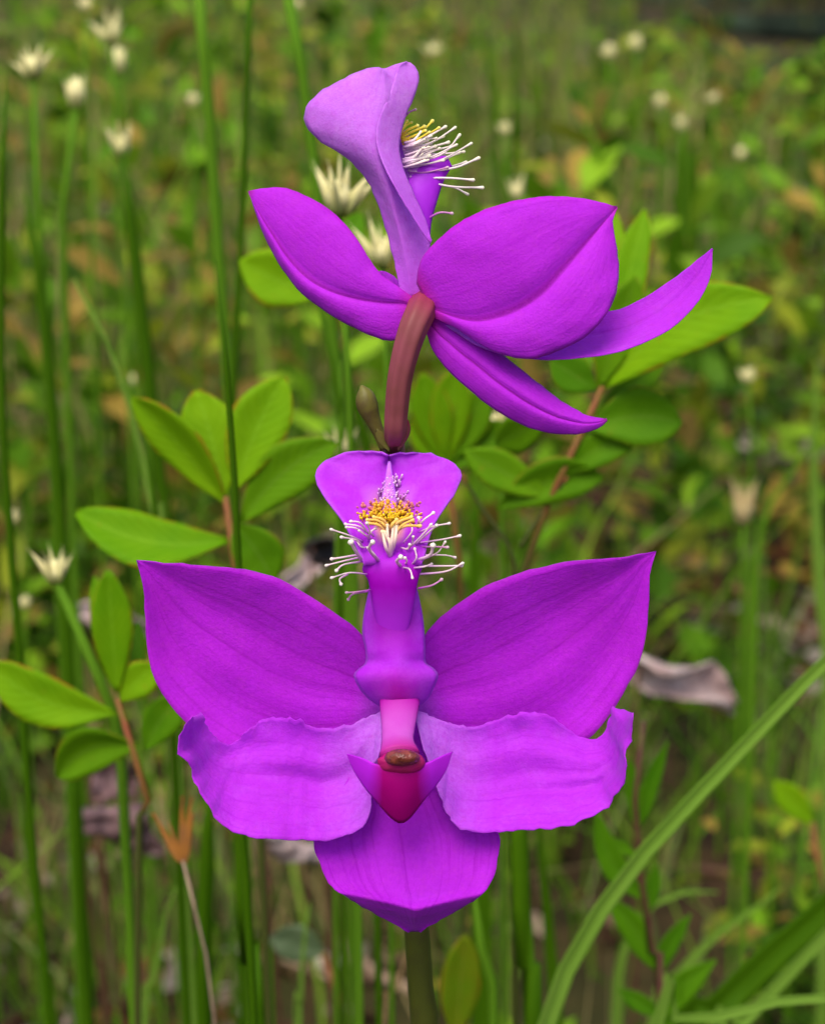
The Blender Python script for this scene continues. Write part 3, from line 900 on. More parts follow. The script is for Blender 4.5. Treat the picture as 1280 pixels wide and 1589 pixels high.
def blade(label, pl, wpx, Y, mat, fold=0.35, dys=None, tipw=0.08, group=None, basew=0.8):
    """flat grass blade with a folded keel; photo polyline tip -> bottom"""
    nu, nv = 30, 7
    if dys is None: dys = [0] * len(pl)
    p = [PY(a, b, Y + e) for (a, b), e in zip(pl, dys)]
    p.append(base_of(p))
    c = crom([tuple(q) for q in p], nu)
    T = np.gradient(c, axis=0); T /= np.linalg.norm(T, axis=1)[:, None]
    G, UV = [], []
    for i in range(nu):
        u = i / (nu - 1)
        s = np.cross(T[i], np.array(FWD)); s /= np.linalg.norm(s)
        nn = np.cross(s, T[i])
        if nn @ np.array(FWD) > 0: nn = -nn
        hw = wpx * 0.5 * pxm(Y) * min(1.0, tipw + (1 - tipw) * (u * 4.0) ** 0.7) * (1 if u < 0.7 else 1 - (1 - basew) * (u - 0.7) / 0.3)
        for j in range(nv):
            v = -1 + 2 * j / (nv - 1)
            G.append(c[i] + s * v * hw + nn * fold * hw * abs(v)); UV.append((u, v * 0.5 + 0.5))
    G = np.array(G)
    N = grid_normals(G, nu, nv)
    V, F, U = thick_sheet(G, N, 0.0002, nu, nv, np.array(UV))
    o = link('grass_blade', mesh('grass_blade', V, F, U), mat)
    return tag(o, label, 'grass blade', group or 'single grass blades around the orchid')

blade('long pale green blade slanting up to the right past the lower flower', [(1420, 895), (1280, 1026), (1140, 1172), (1000, 1322), (932, 1412), (882, 1497), (848, 1585), (828, 1680), (820, 1780)], 28, 0.235, M_BLADE, fold=0.5, tipw=0.5)
blade('broad dark blade slanting across the lower right corner', [(1420, 1270), (1290, 1400), (1200, 1480), (1110, 1570), (1050, 1660)], 58, 0.29, M_BLADE_DK, tipw=0.5)
blade('narrow light blade edging the broad dark slanting blade', [(1400, 1340), (1290, 1440), (1225, 1510), (1150, 1590), (1090, 1680)], 26, 0.285, M_BLADE, tipw=0.4)
blade('bright arching blade low in the right corner', [(1400, 1545), (1285, 1548), (1200, 1555), (1120, 1575), (1050, 1605), (1000, 1660)], 22, 0.24, M_BLADE, tipw=0.4)
blade('pale tapering grass tip over the upper left rushes', [(114, 432), (135, 465), (160, 515), (185, 580), (210, 660), (228, 740), (245, 830), (260, 960)], 15, 0.29, M_BLADE)
blade('thin arched blade bending right under the herb', [(1115, 1385), (1090, 1378), (1050, 1388), (1015, 1402), (975, 1450), (960, 1520), (955, 1620)], 20, 0.33, M_BLADE)
blade('grey-green dry blade slanting through the dark hollow at lower right', [(1215, 1375), (1170, 1410), (1120, 1445), (1080, 1480), (1040, 1530), (1010, 1600)], 18, 0.36, M_BLADE)
blade('wide green blade upright below the right petal', [(835, 1240), (838, 1320), (850, 1420), (856, 1520), (862, 1640)], 26, 0.30, M_BLADE_DK)
blade('thin curved blade leaning from the dry orange sedge', [(282, 1362), (262, 1400), (250, 1460), (236, 1530), (225, 1640)], 14, 0.30, M_BLADE)
blade('tan dry blade slanting behind the foot of the orchid stem', [(640, 1455), (625, 1500), (608, 1550), (590, 1640)], 16, 0.30, M_BLADE_DRY)
blade('pale blade falling right of the nodding seed head', [(1268, 560), (1262, 680), (1265, 800), (1275, 950), (1285, 1100)], 22, 0.45, M_BLADE)
blade('straight blade climbing to the right of the tan seed head', [(1290, 640), (1245, 710), (1205, 765), (1185, 800), (1170, 900), (1165, 1100)], 12, 0.44, M_RUSH_LT)
blade('upright blade at the far left bottom', [(30, 1230), (45, 1330), (60, 1440), (75, 1540), (85, 1640)], 18, 0.30, M_BLADE_DK)
blade('pale green blade rising between bottom rushes left of the stem', [(480, 1400), (470, 1480), (466, 1560), (462, 1640)], 16, 0.30, M_BLADE)
blade('green blade behind the lower flower between its beard and right wing', [(740, 740), (738, 820), (735, 900), (738, 1000), (745, 1200)], 34, 0.36, M_BLADE_DK)

# ------------------------------------------------------------------ white-bracted sedges
def spindle(L, r, flat=0.5, n=6, K=8, bend=0.12):
    P = [(bend * L * (i / (K - 1)) ** 2, 0, L * i / (K - 1)) for i in range(K)]
    rad = [max(0.03, (math.sin(math.pi * min(1, 0.15 + 0.9 * (i / (K - 1)) ** 0.62)) ** 1.0 if i < K - 1 else 0.03)) * r for i in range(K)]
    V, F, U = tube(P, rad, n, flat=flat)
    return mesh('bract', V, F, U)

def head_bud(r, h):
    K, n = 7, 8
    P = [(0, 0, h * i / (K - 1)) for i in range(K)]
    rad = [max(0.1, math.sin(math.pi * (0.05 + 0.9 * i / (K - 1)))) * r for i in range(K)]
    V, F, U = tube(P, rad, n)
    return mesh('head', V, F, U)

def sedge(label, px, py, wpx, Y, stalk, nb=9, open_=0.42, hpx=None, small=False, stem_w=None, mat=None):
    """px, py: centre of the head in the photo; wpx: head width; stalk: photo polyline below the head"""
    m = pxm(Y)
    hh = (hpx or wpx) * m * (1.2 if small else 1.0)
    c = PY(px, py, Y)
    foot = c - Vector((0, 0, hh * 0.5))
    p = [foot + Vector((0, 0, hh * 0.08))] + [PY(a, b, Y) for a, b in stalk]
    if len(p) == 1: p.append(foot - Vector((-0.002, 0, 0.03)))
    g = base_of(p)
    root = empty('white_sedge', Vector((g.x, g.y, ground_z(g.x, g.y))))
    tag(root, label, 'sedge', 'white-headed sedges in the bog')
    p.append(g)
    sw = (stem_w or max(0.08 * wpx, 3.0)) * m
    tube_obj('stem', p, [sw * 0.8] + [sw] * (len(p) - 1), M_RUSH_LT, root, 6, K=14)
    inv = Matrix.Translation(-root.location)
    core = link('head', head_bud(hh * (0.2 if not small else 0.25), hh * (0.55 if not small else 0.8)), mat or M_BRACT, root, local=True)
    core.matrix_local = inv @ Matrix.Translation(foot)
    if small:
        nb = 8
    me = spindle(hh * 1.0, hh * (0.105 if not small else 0.15), K=10)
    me.materials.append(mat or M_BRACT)
    rr = random.Random(int(px * 31 + py))
    for k in range(nb):
        a = 2 * math.pi * k / nb + rr.uniform(-0.3, 0.3)
        tilt = open_ * (0.35 + 0.75 * rr.random()) if k % 3 else open_ * 0.25 * rr.random()
        b = link('bract', me, None, root, local=True)
        s = rr.uniform(0.75, 1.05)
        b.matrix_local = inv @ Matrix.Translation(foot + Vector((math.cos(a), math.sin(a), 0)) * hh * 0.06) @ Matrix.Rotation(a, 4, 'Z') @ Matrix.Rotation(tilt * 1.3, 4, 'Y') @ Matrix.Scale(s, 4)
    return root

sedge('largest spiky cream sedge head, behind the stalk of the pale lip', 526, 283, 96, 0.245, [(530, 345), (534, 460), (545, 700), (552, 1000)], 11, 0.55, 100, stem_w=5)
sedge('cream sedge head tucked behind the edge of the upper left petal', 592, 372, 56, 0.26, [(598, 430), (600, 600), (604, 900)], 8, 0.45, 84)
sedge('narrow cream sedge head left of the reddish flower stalk', 530, 676, 44, 0.29, [(532, 730), (534, 900)], 7, 0.35, 76)
sedge('pale sedge head peeping under the lowest upper sepal', 770, 645, 60, 0.31, [(772, 700), (780, 900)], 8, 0.5, 60)
sedge('wide-open white sedge head on a pale stalk high at the upper left', 50, 90, 62, 0.36, [(52, 130), (58, 200), (60, 300), (72, 520), (85, 800)], 10, 0.6, 58, stem_w=5)
sedge('closed white bud-like sedge head on a grey-green stalk', 119, 138, 36, 0.40, [(112, 190), (105, 260), (100, 330), (102, 500)], 6, 0.2, 46, small=True, stem_w=6)
sedge('white sedge head standing on the broad rush at upper left', 189, 213, 46, 0.38, [(195, 260), (205, 400), (225, 600)], 8, 0.4, 60)
sedge('double-sized blurred white sedge head at the top left', 172, 38, 46, 0.46, [(176, 80), (184, 300), (200, 600)], 9, 0.5, 58)
sedge('nodding white sedge head just beneath the blurred top left one', 184, 88, 26, 0.50, [(192, 130), (200, 300)], 6, 0.3, 40, small=True)
sedge('tiny white sedge head at the very top of the left side', 133, 4, 22, 0.5, [(136, 40), (140, 300)], small=True)
sedge('small white sedge dot just above the long pale rush', 299, 152, 20, 0.62, [(300, 180), (304, 400)], small=True)
sedge('yellowish white sedge head with a curved thick stalk by the nibbled leaf', 87, 872, 58, 0.25, [(94, 912), (112, 975), (138, 1035), (165, 1080), (185, 1140), (195, 1300)], 8, 0.42, 72, stem_w=9)
sedge('small cream sedge bud left of the broad horizontal leaf', 20, 800, 22, 0.42, [(22, 830), (30, 960)], small=True)
sedge('faint green-white bud under the yellowish sedge head', 40, 932, 20, 0.44, [(40, 960), (42, 1060)], small=True)
sedge('cream sedge dot above the narrow shrub leaf tip', 205, 588, 18, 0.55, [(206, 620), (208, 760)], small=True)
sedge('far white sedge head right of the pale upper lip', 672, 72, 40, 0.75, [(674, 110), (678, 300)], 7, 0.7, 30)
sedge('round white sedge dot between the two far dark rushes', 784, 197, 20, 0.6, [(785, 220), (786, 420)], small=True)
sedge('white sedge head touching the top edge of the big upper sepal', 802, 288, 24, 0.5, [(802, 320), (803, 500)], 6, 0.3, 46)
sedge('white sedge dot left of the bright green far leaf', 945, 77, 24, 0.9, [(946, 100), (947, 200)], small=True)
sedge('white sedge dot on the bright green far leaf', 986, 64, 24, 0.95, [(987, 90), (988, 200)], small=True)
sedge('white sedge head on top of the dark far rush tuft', 1057, 187, 30, 1.05, [(1058, 220), (1062, 400)], 7, 0.4, 30)
sedge('white sedge head above and right of the dark far rush', 1106, 147, 36, 0.8, [(1108, 180), (1110, 330)], 7, 0.6, 28)
sedge('pale sedge dot between the far rush and the yellow patch', 1025, 155, 22, 0.95, [(1026, 180), (1027, 300)], small=True)
sedge('dull white sedge dot below the yellow patch at the right', 1149, 236, 20, 0.9, [(1150, 260), (1151, 360)], small=True)
sedge('small pale sedge dot right of the long drooping leaf', 1159, 580, 24, 0.5, [(1160, 610), (1165, 760)], small=True)
sedge('tall tan seed head standing alone at the right', 1154, 772, 50, 0.46, [(1152, 830), (1150, 1000)], 12, 0.14, 80, mat=M_HEAD_TAN)
sedge('tiny white sedge head at the top edge above the pale lip', 462, 4, 16, 0.8, [(463, 30), (466, 200)], small=True)

# ------------------------------------------------------------------ dead leaves, sticks
def dead_leaf(label, base, tip, wpx, Y, mat, curl=0.7, twist=0.6, seed=1.0):
    """a withered leaf still caught on its dry stalk, or (Y None) lying on the litter"""
    if Y is None: Y = PZ(*base, 0.03).y
    B = np.array(PY(*base, Y)); T = np.array(PY(*tip, Y + 0.012))
    ax = T - B; L = np.linalg.norm(ax); ax /= L
    s0 = np.cross(ax, np.array(FWD)); s0 /= np.linalg.norm(s0)
    n0 = np.cross(s0, ax)
    if n0[2] < 0: n0 = -n0
    hw = wpx * 0.5 * pxm(B[1])
    nu, nv = 26, 13
    G, UV = [], []
    for i in range(nu):
        u = i / (nu - 1)
        prof = max(0.1, math.sin(math.pi * (0.06 + 0.9 * u)) ** 0.6) * (1 + 0.25 * math.sin(u * 9 + seed))
        tw = twist * math.sin(u * 5 + seed)
        for j in range(nv):
            v = -1 + 2 * j / (nv - 1)
            an = v * curl * 2.2
            x = hw * prof * math.sin(an) / max(0.4, curl * 1.6)
            y = hw * prof * (1 - math.cos(an)) / max(0.4, curl * 1.6)
            xx = x * math.cos(tw) - y * math.sin(tw); yy = x * math.sin(tw) + y * math.cos(tw)
            p = B + ax * L * u + s0 * xx + n0 * (yy + hw * 0.5 * mnoise.noise(Vector((u * 6, v * 2, seed))))
            G.append(p); UV.append((u, v * 0.5 + 0.5))
    G = np.array(G)
    N = grid_normals(G, nu, nv)
    V, F, U = thick_sheet(G, N, 0.0006, nu, nv, np.array(UV))
    o = link('dead_leaf', mesh('dead_leaf', V, F, U), mat)
    if B[2] > 0.06:
        q = Vector(B); c = G.reshape(nu, nv, 3)[2].mean(0)
        tube_obj('stalk', [Vector(c), q + Vector((0.001, 0.002, -0.012)), Vector((q.x + 0.004, q.y + 0.006, q.z * 0.5)), Vector((q.x + 0.002, q.y + 0.008, ground_z(q.x, q.y) - 0.004))], [0.0004, 0.0005, 0.0006, 0.0007], M_DKTWIG, o, 6, K=12)
    return tag(o, label, 'dead leaf', 'dead leaves lying in the bog')

dead_leaf('curled pinkish grey dead leaf right of the lower flower wing', (980, 1018), (1135, 1098), 78, 0.42, M_DEAD, 0.75, 0.9, 1.0)
dead_leaf('crumpled dark purplish dead leaf below the nibbled shrub', (120, 1275), (255, 1320), 84, 0.36, M_DEAD_DK, 0.7, 0.5, 2.2)
dead_leaf('small brown dead leaf hanging over the crumpled dark one', (145, 1240), (205, 1200), 66, 0.38, M_DEAD_DK, 0.6, 0.4, 3.1)
dead_leaf('grey mauve dead leaf hidden behind the left purple wing', (105, 945), (240, 975), 44, 0.42, M_DEAD, 0.7, 0.4, 4.0)
dead_leaf('pale brown dead leaf poking out under the lower-left petal', (405, 1300), (525, 1335), 50, 0.36, M_DEAD, 0.7, 0.5, 5.0)
dead_leaf('blackened curled leaf behind the left beard of the lower flower', (474, 852), (535, 850), 48, 0.40, M_BLACK, 0.8, 0.3, 6.0)
dead_leaf('pale crumpled leaf under the blackened curled leaf', (440, 905), (500, 870), 36, 0.43, M_DEAD, 0.7, 0.5, 7.0)

def stick(label, pl, rpx, z, mat=M_STICK):
    P = [PZ(a, b, z) for a, b in pl]
    Yb = P[0].y
    o = tube_obj('stick', P, [rpx * pxm(Yb) * (1 + 0.25 * math.sin(i * 2.1)) for i in range(len(P))], mat, None, 8, K=16)
    return tag(o, label, 'stick', 'dry sticks on the peat')
stick('pale dry stick lying behind the orchid stem foot', [(525, 1465), (560, 1495), (600, 1520), (650, 1540)], 10, 0.008)
stick('knobbly whitish twig at the bottom left', [(145, 1505), (130, 1530), (112, 1552), (106, 1590)], 8, 0.008, M_DEAD)
stick('thin grey twig crossing the litter below the dark rush', [(440, 1490), (480, 1505), (520, 1520)], 5, 0.008)
stick('reddish fallen stick in the dark hollow at lower right', [(1040, 1340), (1090, 1350), (1150, 1352), (1190, 1320)], 7, 0.008, M_DKTWIG)

def dry_sedge():
    Y = 0.235
    p = [PY(a, b, Y) for a, b in [(284, 1335), (292, 1375), (302, 1420), (318, 1500), (335, 1620)]]
    g = base_of(p)
    root = empty('dry_sedge', Vector((g.x, g.y, ground_z(g.x, g.y))))
    tag(root, 'withered orange-brown sedge head below the lower-left petal', 'sedge')
    p.append(g)
    tube_obj('stem', p, [2.4 * pxm(Y)] * len(p), M_STICK, root, 6, K=14)
    for a, b, wd in [((283, 1338), (298, 1238), 10), ((283, 1338), (283, 1236), 10), ((282, 1340), (238, 1262), 11), ((281, 1335), (262, 1275), 7), ((288, 1340), (300, 1262), 7)]:
        leaf('bract', a, b, wd, Y, M_DRY_OR, root, fold=0.5, shape=0.25)
dry_sedge()

# ------------------------------------------------------------------ the orchid
YS = 0.168
g0 = PY(650, 1589, YS)
ORCHID = empty('orchid', Vector((g0.x + 0.004, YS, ground_z(g0.x, YS))))
tag(ORCHID, 'purple bog orchid with two open flowers and a yellow-bearded lip on one stem', 'orchid')

def stem():
    P = [ORCHID.location + Vector((0, 0, -0.006)), PY(664, 1900, YS), PY(656, 1600, YS), PY(645, 1420, YS), PY(632, 1150, YS), PY(618, 900, YS), PY(613, 760, YS), PY(611, 690, YS)]
    rr = [23 * PXM, 23 * PXM, 22 * PXM, 20 * PXM, 19 * PXM, 18 * PXM, 19 * PXM, 17 * PXM]
    return tube_obj('stem', P, rr, M_STEM, ORCHID, 14, K=40, ridge=0.04)
STEM = stem()

# --- bud and bract beside the upper flower's stalk
BUD = tube_obj('bud', [PY(600, 694, YS - 0.001), PY(588, 672, YS - 0.001), PY(577, 648, YS - 0.001), PY(570, 630, YS - 0.001), PY(566, 612, YS - 0.001), PY(561, 598, YS - 0.001)],
         [12 * PXM, 10 * PXM, 13 * PXM, 17 * PXM, 14 * PXM, 2 * PXM], M_BUD, ORCHID, 12, K=20)
leaf('bract', (618, 700), (630, 648), 22, YS - 0.0035, M_OVARY, ORCHID, fold=-0.4, nu=12)
leaf('bract', (604, 700), (585, 668), 16, YS - 0.003, M_BUD, ORCHID, fold=-0.4, nu=12)

def hair(pl, w, mat, parent, knob=1.7, name='lip_hair'):
    """one club-tipped hair; pl: (px, py, d) root -> tip, w: width in px"""
    P = np.array([tuple(PD(*q)) for q in pl])
    K = 12
    c = crom(P, K)
    L = np.linalg.norm(np.diff(c, axis=0), axis=1).sum()
    r = w * 0.42 * PXM
    c2 = np.vstack([c[:-1], c[-1] - (c[-1] - c[-2]) * 0.3, c[-1], c[-1] + (c[-1] - c[-2]) / np.linalg.norm(c[-1] - c[-2]) * r * knob * 0.8])
    rad = [r * (1.25 - 0.45 * i / K) for i in range(K - 1)] + [r * knob, r * knob * 1.1, r * 0.5]
    rad[-4] = r * 1.0
    V, F, U = tube(c2, rad, 6)
    return link(name, mesh(name, V, F, U), mat, parent)

# ---------------- lower flower (faces the viewer)
def lower_flower():
    # ovary: the stalk that carries the flower off the stem, the flower's own mesh
    fl = tube_obj('flower', [PD(620, 1100, -1.5), PD(622, 1112, -5), PD(626, 1130, -9), PY(632, 1160, YS)], [22 * PXM, 20 * PXM, 20 * PXM, 15 * PXM], M_OVARY, ORCHID, 12, K=12)
    fl['label'] = 'lower flower, facing forward with spread wings'
    s = math.sin; pi = math.pi
    # broad upper wings
    petal('sepal', [(606, 1060), (560, 985), (520, 952), (480, 925), (440, 902), (400, 888), (340, 880), (260, 874), (212, 869)],
          [(606, 1112), (540, 1165), (450, 1195), (370, 1180), (322, 1152), (285, 1118), (258, 1085), (238, 1050), (230, 1010), (226, 960), (222, 905), (212, 869)],
          lambda u, v: -1.2 - 0.6 * s(pi * u) + 1.6 * v * v * s(pi * u) - 1.3 * v * s(pi * u) + 1.6 * u ** 3 + 0.22 * s(7.0 * v + 2.0 * u) * s(pi * u), M_SEPAL, fl, seed=1.0, crease=0.25)
    petal('sepal', [(634, 1060), (660, 985), (700, 945), (740, 918), (790, 895), (850, 878), (900, 870), (960, 866), (1018, 855)],
          [(634, 1112), (700, 1165), (800, 1195), (865, 1182), (915, 1145), (945, 1110), (970, 1070), (990, 1030), (1002, 985), (1006, 940), (1008, 892), (1018, 855)],
          lambda u, v: -1.2 - 0.6 * s(pi * u) + 1.6 * v * v * s(pi * u) - 1.3 * v * s(pi * u) + 1.6 * u ** 3 + 0.22 * s(7.0 * v + 2.0 * u) * s(pi * u), M_SEPAL, fl, seed=2.3, crease=0.25)
    # lower wings: cupped, tilted up towards the light, ends curling up
    petal('petal', [(596, 1100), (560, 1117), (520, 1131), (490, 1130), (460, 1116), (420, 1113), (392, 1126), (365, 1152), (340, 1150), (322, 1125), (313, 1108), (300, 1112)],
          [(588, 1178), (578, 1215), (575, 1250), (560, 1284), (520, 1301), (470, 1303), (405, 1300), (352, 1284), (322, 1250), (302, 1212), (296, 1186), (276, 1162), (284, 1132), (300, 1112)],
          lambda u, v: 1.2 + 2.6 * (v + 1) * (0.5 + 0.5 * min(1, u * 2)) - 2.2 * (1 - v * v) * s(pi * min(1, u * 1.05)) + 2.5 * max(0, u - 0.75) * 4 * 0.6 - 0.8 * max(0, v - 0.7) * 6 * 0.4 + 0.8 * math.exp(-((v + 0.5 - 0.5 * u) / 0.24) ** 2) * s(pi * u) - 0.5 * math.exp(-((v - 0.1 + 0.35 * u) / 0.2) ** 2) * s(pi * u) ** 2 + 0.3 * math.exp(-((v - 0.3 + 0.2 * u) / 0.09) ** 2) * s(pi * u), M_PETAL, fl, nu=60, nv=29, seed=3.7, ruffle=0.5, jag=4.5)
    petal('petal', [(642, 1100), (690, 1119), (735, 1128), (790, 1111), (830, 1105), (862, 1117), (895, 1141), (922, 1147), (937, 1138), (945, 1112), (950, 1096), (962, 1100), (981, 1106)],
          [(662, 1178), (672, 1205), (682, 1235), (696, 1265), (716, 1286), (752, 1291), (800, 1288), (855, 1285), (908, 1271), (942, 1250), (963, 1220), (971, 1190), (967, 1166), (978, 1150), (981, 1106)],
          lambda u, v: 1.2 + 2.6 * (v + 1) * (0.5 + 0.5 * min(1, u * 2)) - 2.2 * (1 - v * v) * s(pi * min(1, u * 1.05)) + 2.5 * max(0, u - 0.75) * 4 * 0.6 - 0.8 * max(0, v - 0.7) * 6 * 0.4 + 0.7 * math.exp(-((v + 0.35 - 0.1 * u) / 0.26) ** 2) * s(pi * u) - 0.45 * math.exp(-((v - 0.2 - 0.25 * u) / 0.18) ** 2) * s(pi * u) + 0.35 * math.exp(-((u - 0.62) / 0.08) ** 2) * (1 - v * v) + 0.3 * math.exp(-((v - 0.3 + 0.2 * u) / 0.09) ** 2) * s(pi * u), M_PETAL, fl, nu=60, nv=29, seed=5.1, ruffle=0.5, jag=4.5)
    # lowest sepal: comes forward, its end turned down
    dlow = lambda u, v: -0.5 + 5.0 * u ** 1.2 + 0.9 * v * v
    def fold_down(x, y):
        k = y - (1412 - 0.30 * abs(x - 645) + 0.0006 * (x - 645) ** 2)      # the turned-down hem
        return 0.35 * math.exp(-(k / 7.0) ** 2) - 0.085 * max(0.0, k) - 0.10 * max(0.0, k - 12)
    petal('sepal', [(596, 1120), (560, 1180), (520, 1240), (487, 1296), (496, 1338), (512, 1372), (540, 1394), (575, 1414), (610, 1434), (634, 1446)],
          [(648, 1120), (685, 1180), (730, 1240), (772, 1290), (772, 1330), (765, 1362), (745, 1390), (715, 1410), (680, 1430), (652, 1446)],
          dlow, M_SEPAL_LOW, fl, nu=60, nv=31, seed=7.7, ruffle=0.2, pdepth=fold_down)
    # lip: claw with two side lobes, then the triangular blade
    LL = [(592, 1098), (572, 1085), (556, 1066), (549, 1048), (556, 1038), (567, 1028), (567, 1008), (562, 985), (564, 955), (570, 925), (574, 900), (566, 882), (560, 862), (548, 838), (532, 808), (512, 782), (496, 758), (490, 736), (500, 718), (525, 706), (555, 700), (585, 702), (602, 708)]
    LR = [(648, 1098), (664, 1085), (674, 1066), (680, 1048), (672, 1036), (661, 1028), (660, 1008), (659, 985), (656, 955), (650, 925), (645, 900), (652, 882), (658, 862), (664, 838), (676, 808), (692, 784), (708, 760), (716, 736), (706, 720), (686, 710), (660, 703), (630, 704), (604, 708)]
    cen = [(620, 1098), (619, 1085), (617, 1066), (615, 1048), (615, 1036), (614, 1026), (613, 1008), (611, 985), (610, 955), (610, 925), (610, 900), (609, 882), (608, 862), (606, 838), (605, 808), (604, 784), (604, 762), (604, 748), (604, 738), (604, 730), (604, 722), (604, 716), (604, 708)]
    nu, nv = len(cen) * 3 - 2, 19
    def up3(P):
        P = np.array(P, float); n = len(P)
        t = np.linspace(0, n - 1, nu)
        Q = np.vstack([2 * P[0] - P[1], P, 2 * P[-1] - P[-2]])
        out = []
        for tt in t:
            i = min(int(tt), n - 2); f = tt - i
            p0, p1, p2, p3 = Q[i:i + 4]
            out.append(0.5 * ((2 * p1) + (-p0 + p2) * f + (2 * p0 - 5 * p1 + 4 * p2 - p3) * f * f + (-p0 + 3 * p1 - 3 * p2 + p3) * f ** 3))
        return np.array(out)
    l3, r3, c3 = up3(LL), up3(LR), up3(cen)
    yk = [690, 760, 820, 860, 890, 930, 985, 1030, 1055, 1085, 1100]
    dk = [-1.0, 1.6, 3.6, 4.7, 4.8, 4.3, 3.8, 4.1, 4.3, 3.6, 2.4]
    tab = crom(np.c_[np.array(yk, float), np.array(dk) * 8], 160)
    lipd = lambda y: float(np.interp(y, tab[:, 0], tab[:, 1] / 8))
    G, UV = [], []
    for i in range(nu):
        for j in range(nv):
            v = -1 + 2 * j / (nv - 1)
            e = l3[i] if v < 0 else r3[i]
            p = c3[i] * (1 - abs(v)) + e * abs(v)
            d = lipd(p[1])
            claw = 1 if p[1] > 880 else 0
            d -= ((1.5 * v * v if p[1] < 1020 else 2.0 * v * v) if claw else 0.0)
            if not claw:
                d += -0.9 * math.exp(-(v / 0.16) ** 2) * min(1, (880 - p[1]) / 80) + 0.9 * v * v
            d += 0.22 * mnoise.noise(Vector((p[0] * 0.03, p[1] * 0.03, 2.0)))
            fr = abs(v) ** 3 * min(1, max(0, (790 - p[1]) / 60))
            p = p + fr * np.array([2.5 * mnoise.noise(Vector((i * 0.5, v * 2, 3))), 4.0 * mnoise.noise(Vector((i * 0.6, v * 2, 8)))])
            d += 0.5 * fr * mnoise.noise(Vector((i * 0.7, v, 5)))
            G.append(PD(p[0], p[1], d)); UV.append((i / (nu - 1), v * 0.5 + 0.5))
    G = np.array(G)
    V, F, U = thick_sheet(G, grid_normals(G, nu, nv), 0.00015, nu, nv, np.array(UV))
    link('lip', mesh('lip', V, F, U), M_LIP, fl)
    # dark channelled claw in front of the lip's stalk
    tube_obj('lip_claw', [PD(608, 862, 4.0), PD(609, 880, 4.6), PD(610, 900, 4.8), PD(610, 930, 4.3), PD(610, 960, 3.6), PD(611, 995, 2.9), PD(613, 1030, 2.3)],
             [38 * PXM, 46 * PXM, 38 * PXM, 33 * PXM, 27 * PXM, 18 * PXM, 8 * PXM], M_CLAW, fl, 20, K=26, flat=0.36)
    # pale keel down the middle of the blade
    tube_obj('lip_keel', [PD(604, 716, 0.2), PD(604, 745, 1.2), PD(604, 775, 2.2), PD(605, 800, 3.1)], [2 * PXM, 7 * PXM, 12 * PXM, 12 * PXM], M_HAIR_KEEL, fl, 10, K=12, flat=0.5)
    # beard
    Z = lambda x, y: (470 + x / 4.74, 680 + y / 4.74)
    rr = random.Random(3)
    HL = [((440, 760), (340, 715), (205, 670)), ((470, 690), (400, 645), (310, 632)), ((480, 700), (420, 622), (350, 612)), ((480, 745), (492, 680), (470, 622)),
          ((450, 700), (380, 660), (318, 655)), ((450, 810), (395, 750), (280, 728)), ((440, 905), (385, 825), (352, 762)), ((560, 905), (488, 815), (515, 762)),
          ((445, 850), (300, 875), (208, 889)), ((440, 872), (280, 908), (168, 937)), ((450, 905), (300, 930), (245, 976)), ((470, 1000), (340, 990), (208, 1028)),
          ((330, 1000), (272, 1035), (282, 1076)), ((500, 1115), (400, 1130), (318, 1136)), ((480, 1125), (370, 1145), (333, 1188)), ((500, 740), (440, 700), (412, 678)),
          ((520, 720), (500, 690), (535, 662)), ((550, 900), (530, 860), (478, 805)), ((480, 800), (430, 800), (390, 745))]
    HR = [((845, 660), (890, 600), (962, 548)), ((860, 690), (960, 648), (1080, 626)), ((780, 810), (880, 710), (945, 632)), ((850, 770), (1020, 745), (1158, 717)),
          ((850, 900), (985, 845), (1048, 760)), ((840, 800), (960, 798), (1066, 803)), ((830, 900), (935, 860), (957, 786)), ((840, 860), (1040, 860), (1122, 878)),
          ((850, 1000), (1050, 980), (1178, 918)), ((830, 940), (1010, 940), (1172, 938)), ((810, 955), (890, 945), (948, 924)), ((760, 815), (800, 785), (812, 722)),
          ((800, 930), (835, 880), (822, 812)), ((725, 945), (690, 905), (722, 873)), ((730, 950), (785, 965), (806, 1030)), ((850, 1105), (950, 1082), (1022, 1038)),
          ((740, 935), (765, 905), (750, 880)), ((740, 770), (800, 690), (800, 640)), ((720, 805), (770, 815), (786, 780)), ((840, 640), (855, 600), (850, 585)), ((830, 780), (930, 690), (985, 640))]
    thick = {6, 7, 32, 25}
    for i, h in enumerate(HL + HR):
        d0 = 5.0 + rr.uniform(-0.4, 0.4); d1 = 6.5 + rr.uniform(-1.2, 1.8)
        q = [Z(*h[0]) + (d0,), Z(*h[1]) + ((d0 + d1) / 2 + 0.5,), Z(*h[2]) + (d1,)]
        dark = i in (13, 14, 34)
        hair(q, 6.0 if i in thick else rr.uniform(2.6, 3.6), M_HAIR_PINK if dark or rr.random() < 0.16 else M_HAIR, fl, rr.uniform(1.5, 2.0))
    # yellow hairs in the middle
    for a, b, c in [((640, 870), (640, 770), (600, 690)), ((645, 870), (655, 760), (665, 640)), ((640, 800), (625, 720), (620, 640)), ((660, 760), (720, 650), (810, 600)), ((650, 720), (740, 650), (865, 645)),
                    ((640, 720), (560, 640), (480, 625)), ((640, 700), (560, 610), (470, 600)), ((650, 690), (700, 620), (800, 580)), ((640, 680), (590, 600), (520, 580)), ((650, 690), (655, 640), (690, 600)), ((640, 690), (600, 640), (560, 600)),
                    ((650, 840), (680, 740), (690, 640)), ((640, 860), (610, 800), (585, 685))]:
        hair([Z(*a) + (5.0,), Z(*b) + (5.8,), Z(*c) + (5.6,)], rr.uniform(4.5, 7.0), M_HAIR_CREAM if a[1] > 780 else M_HAIR_YEL, fl, 1.35)
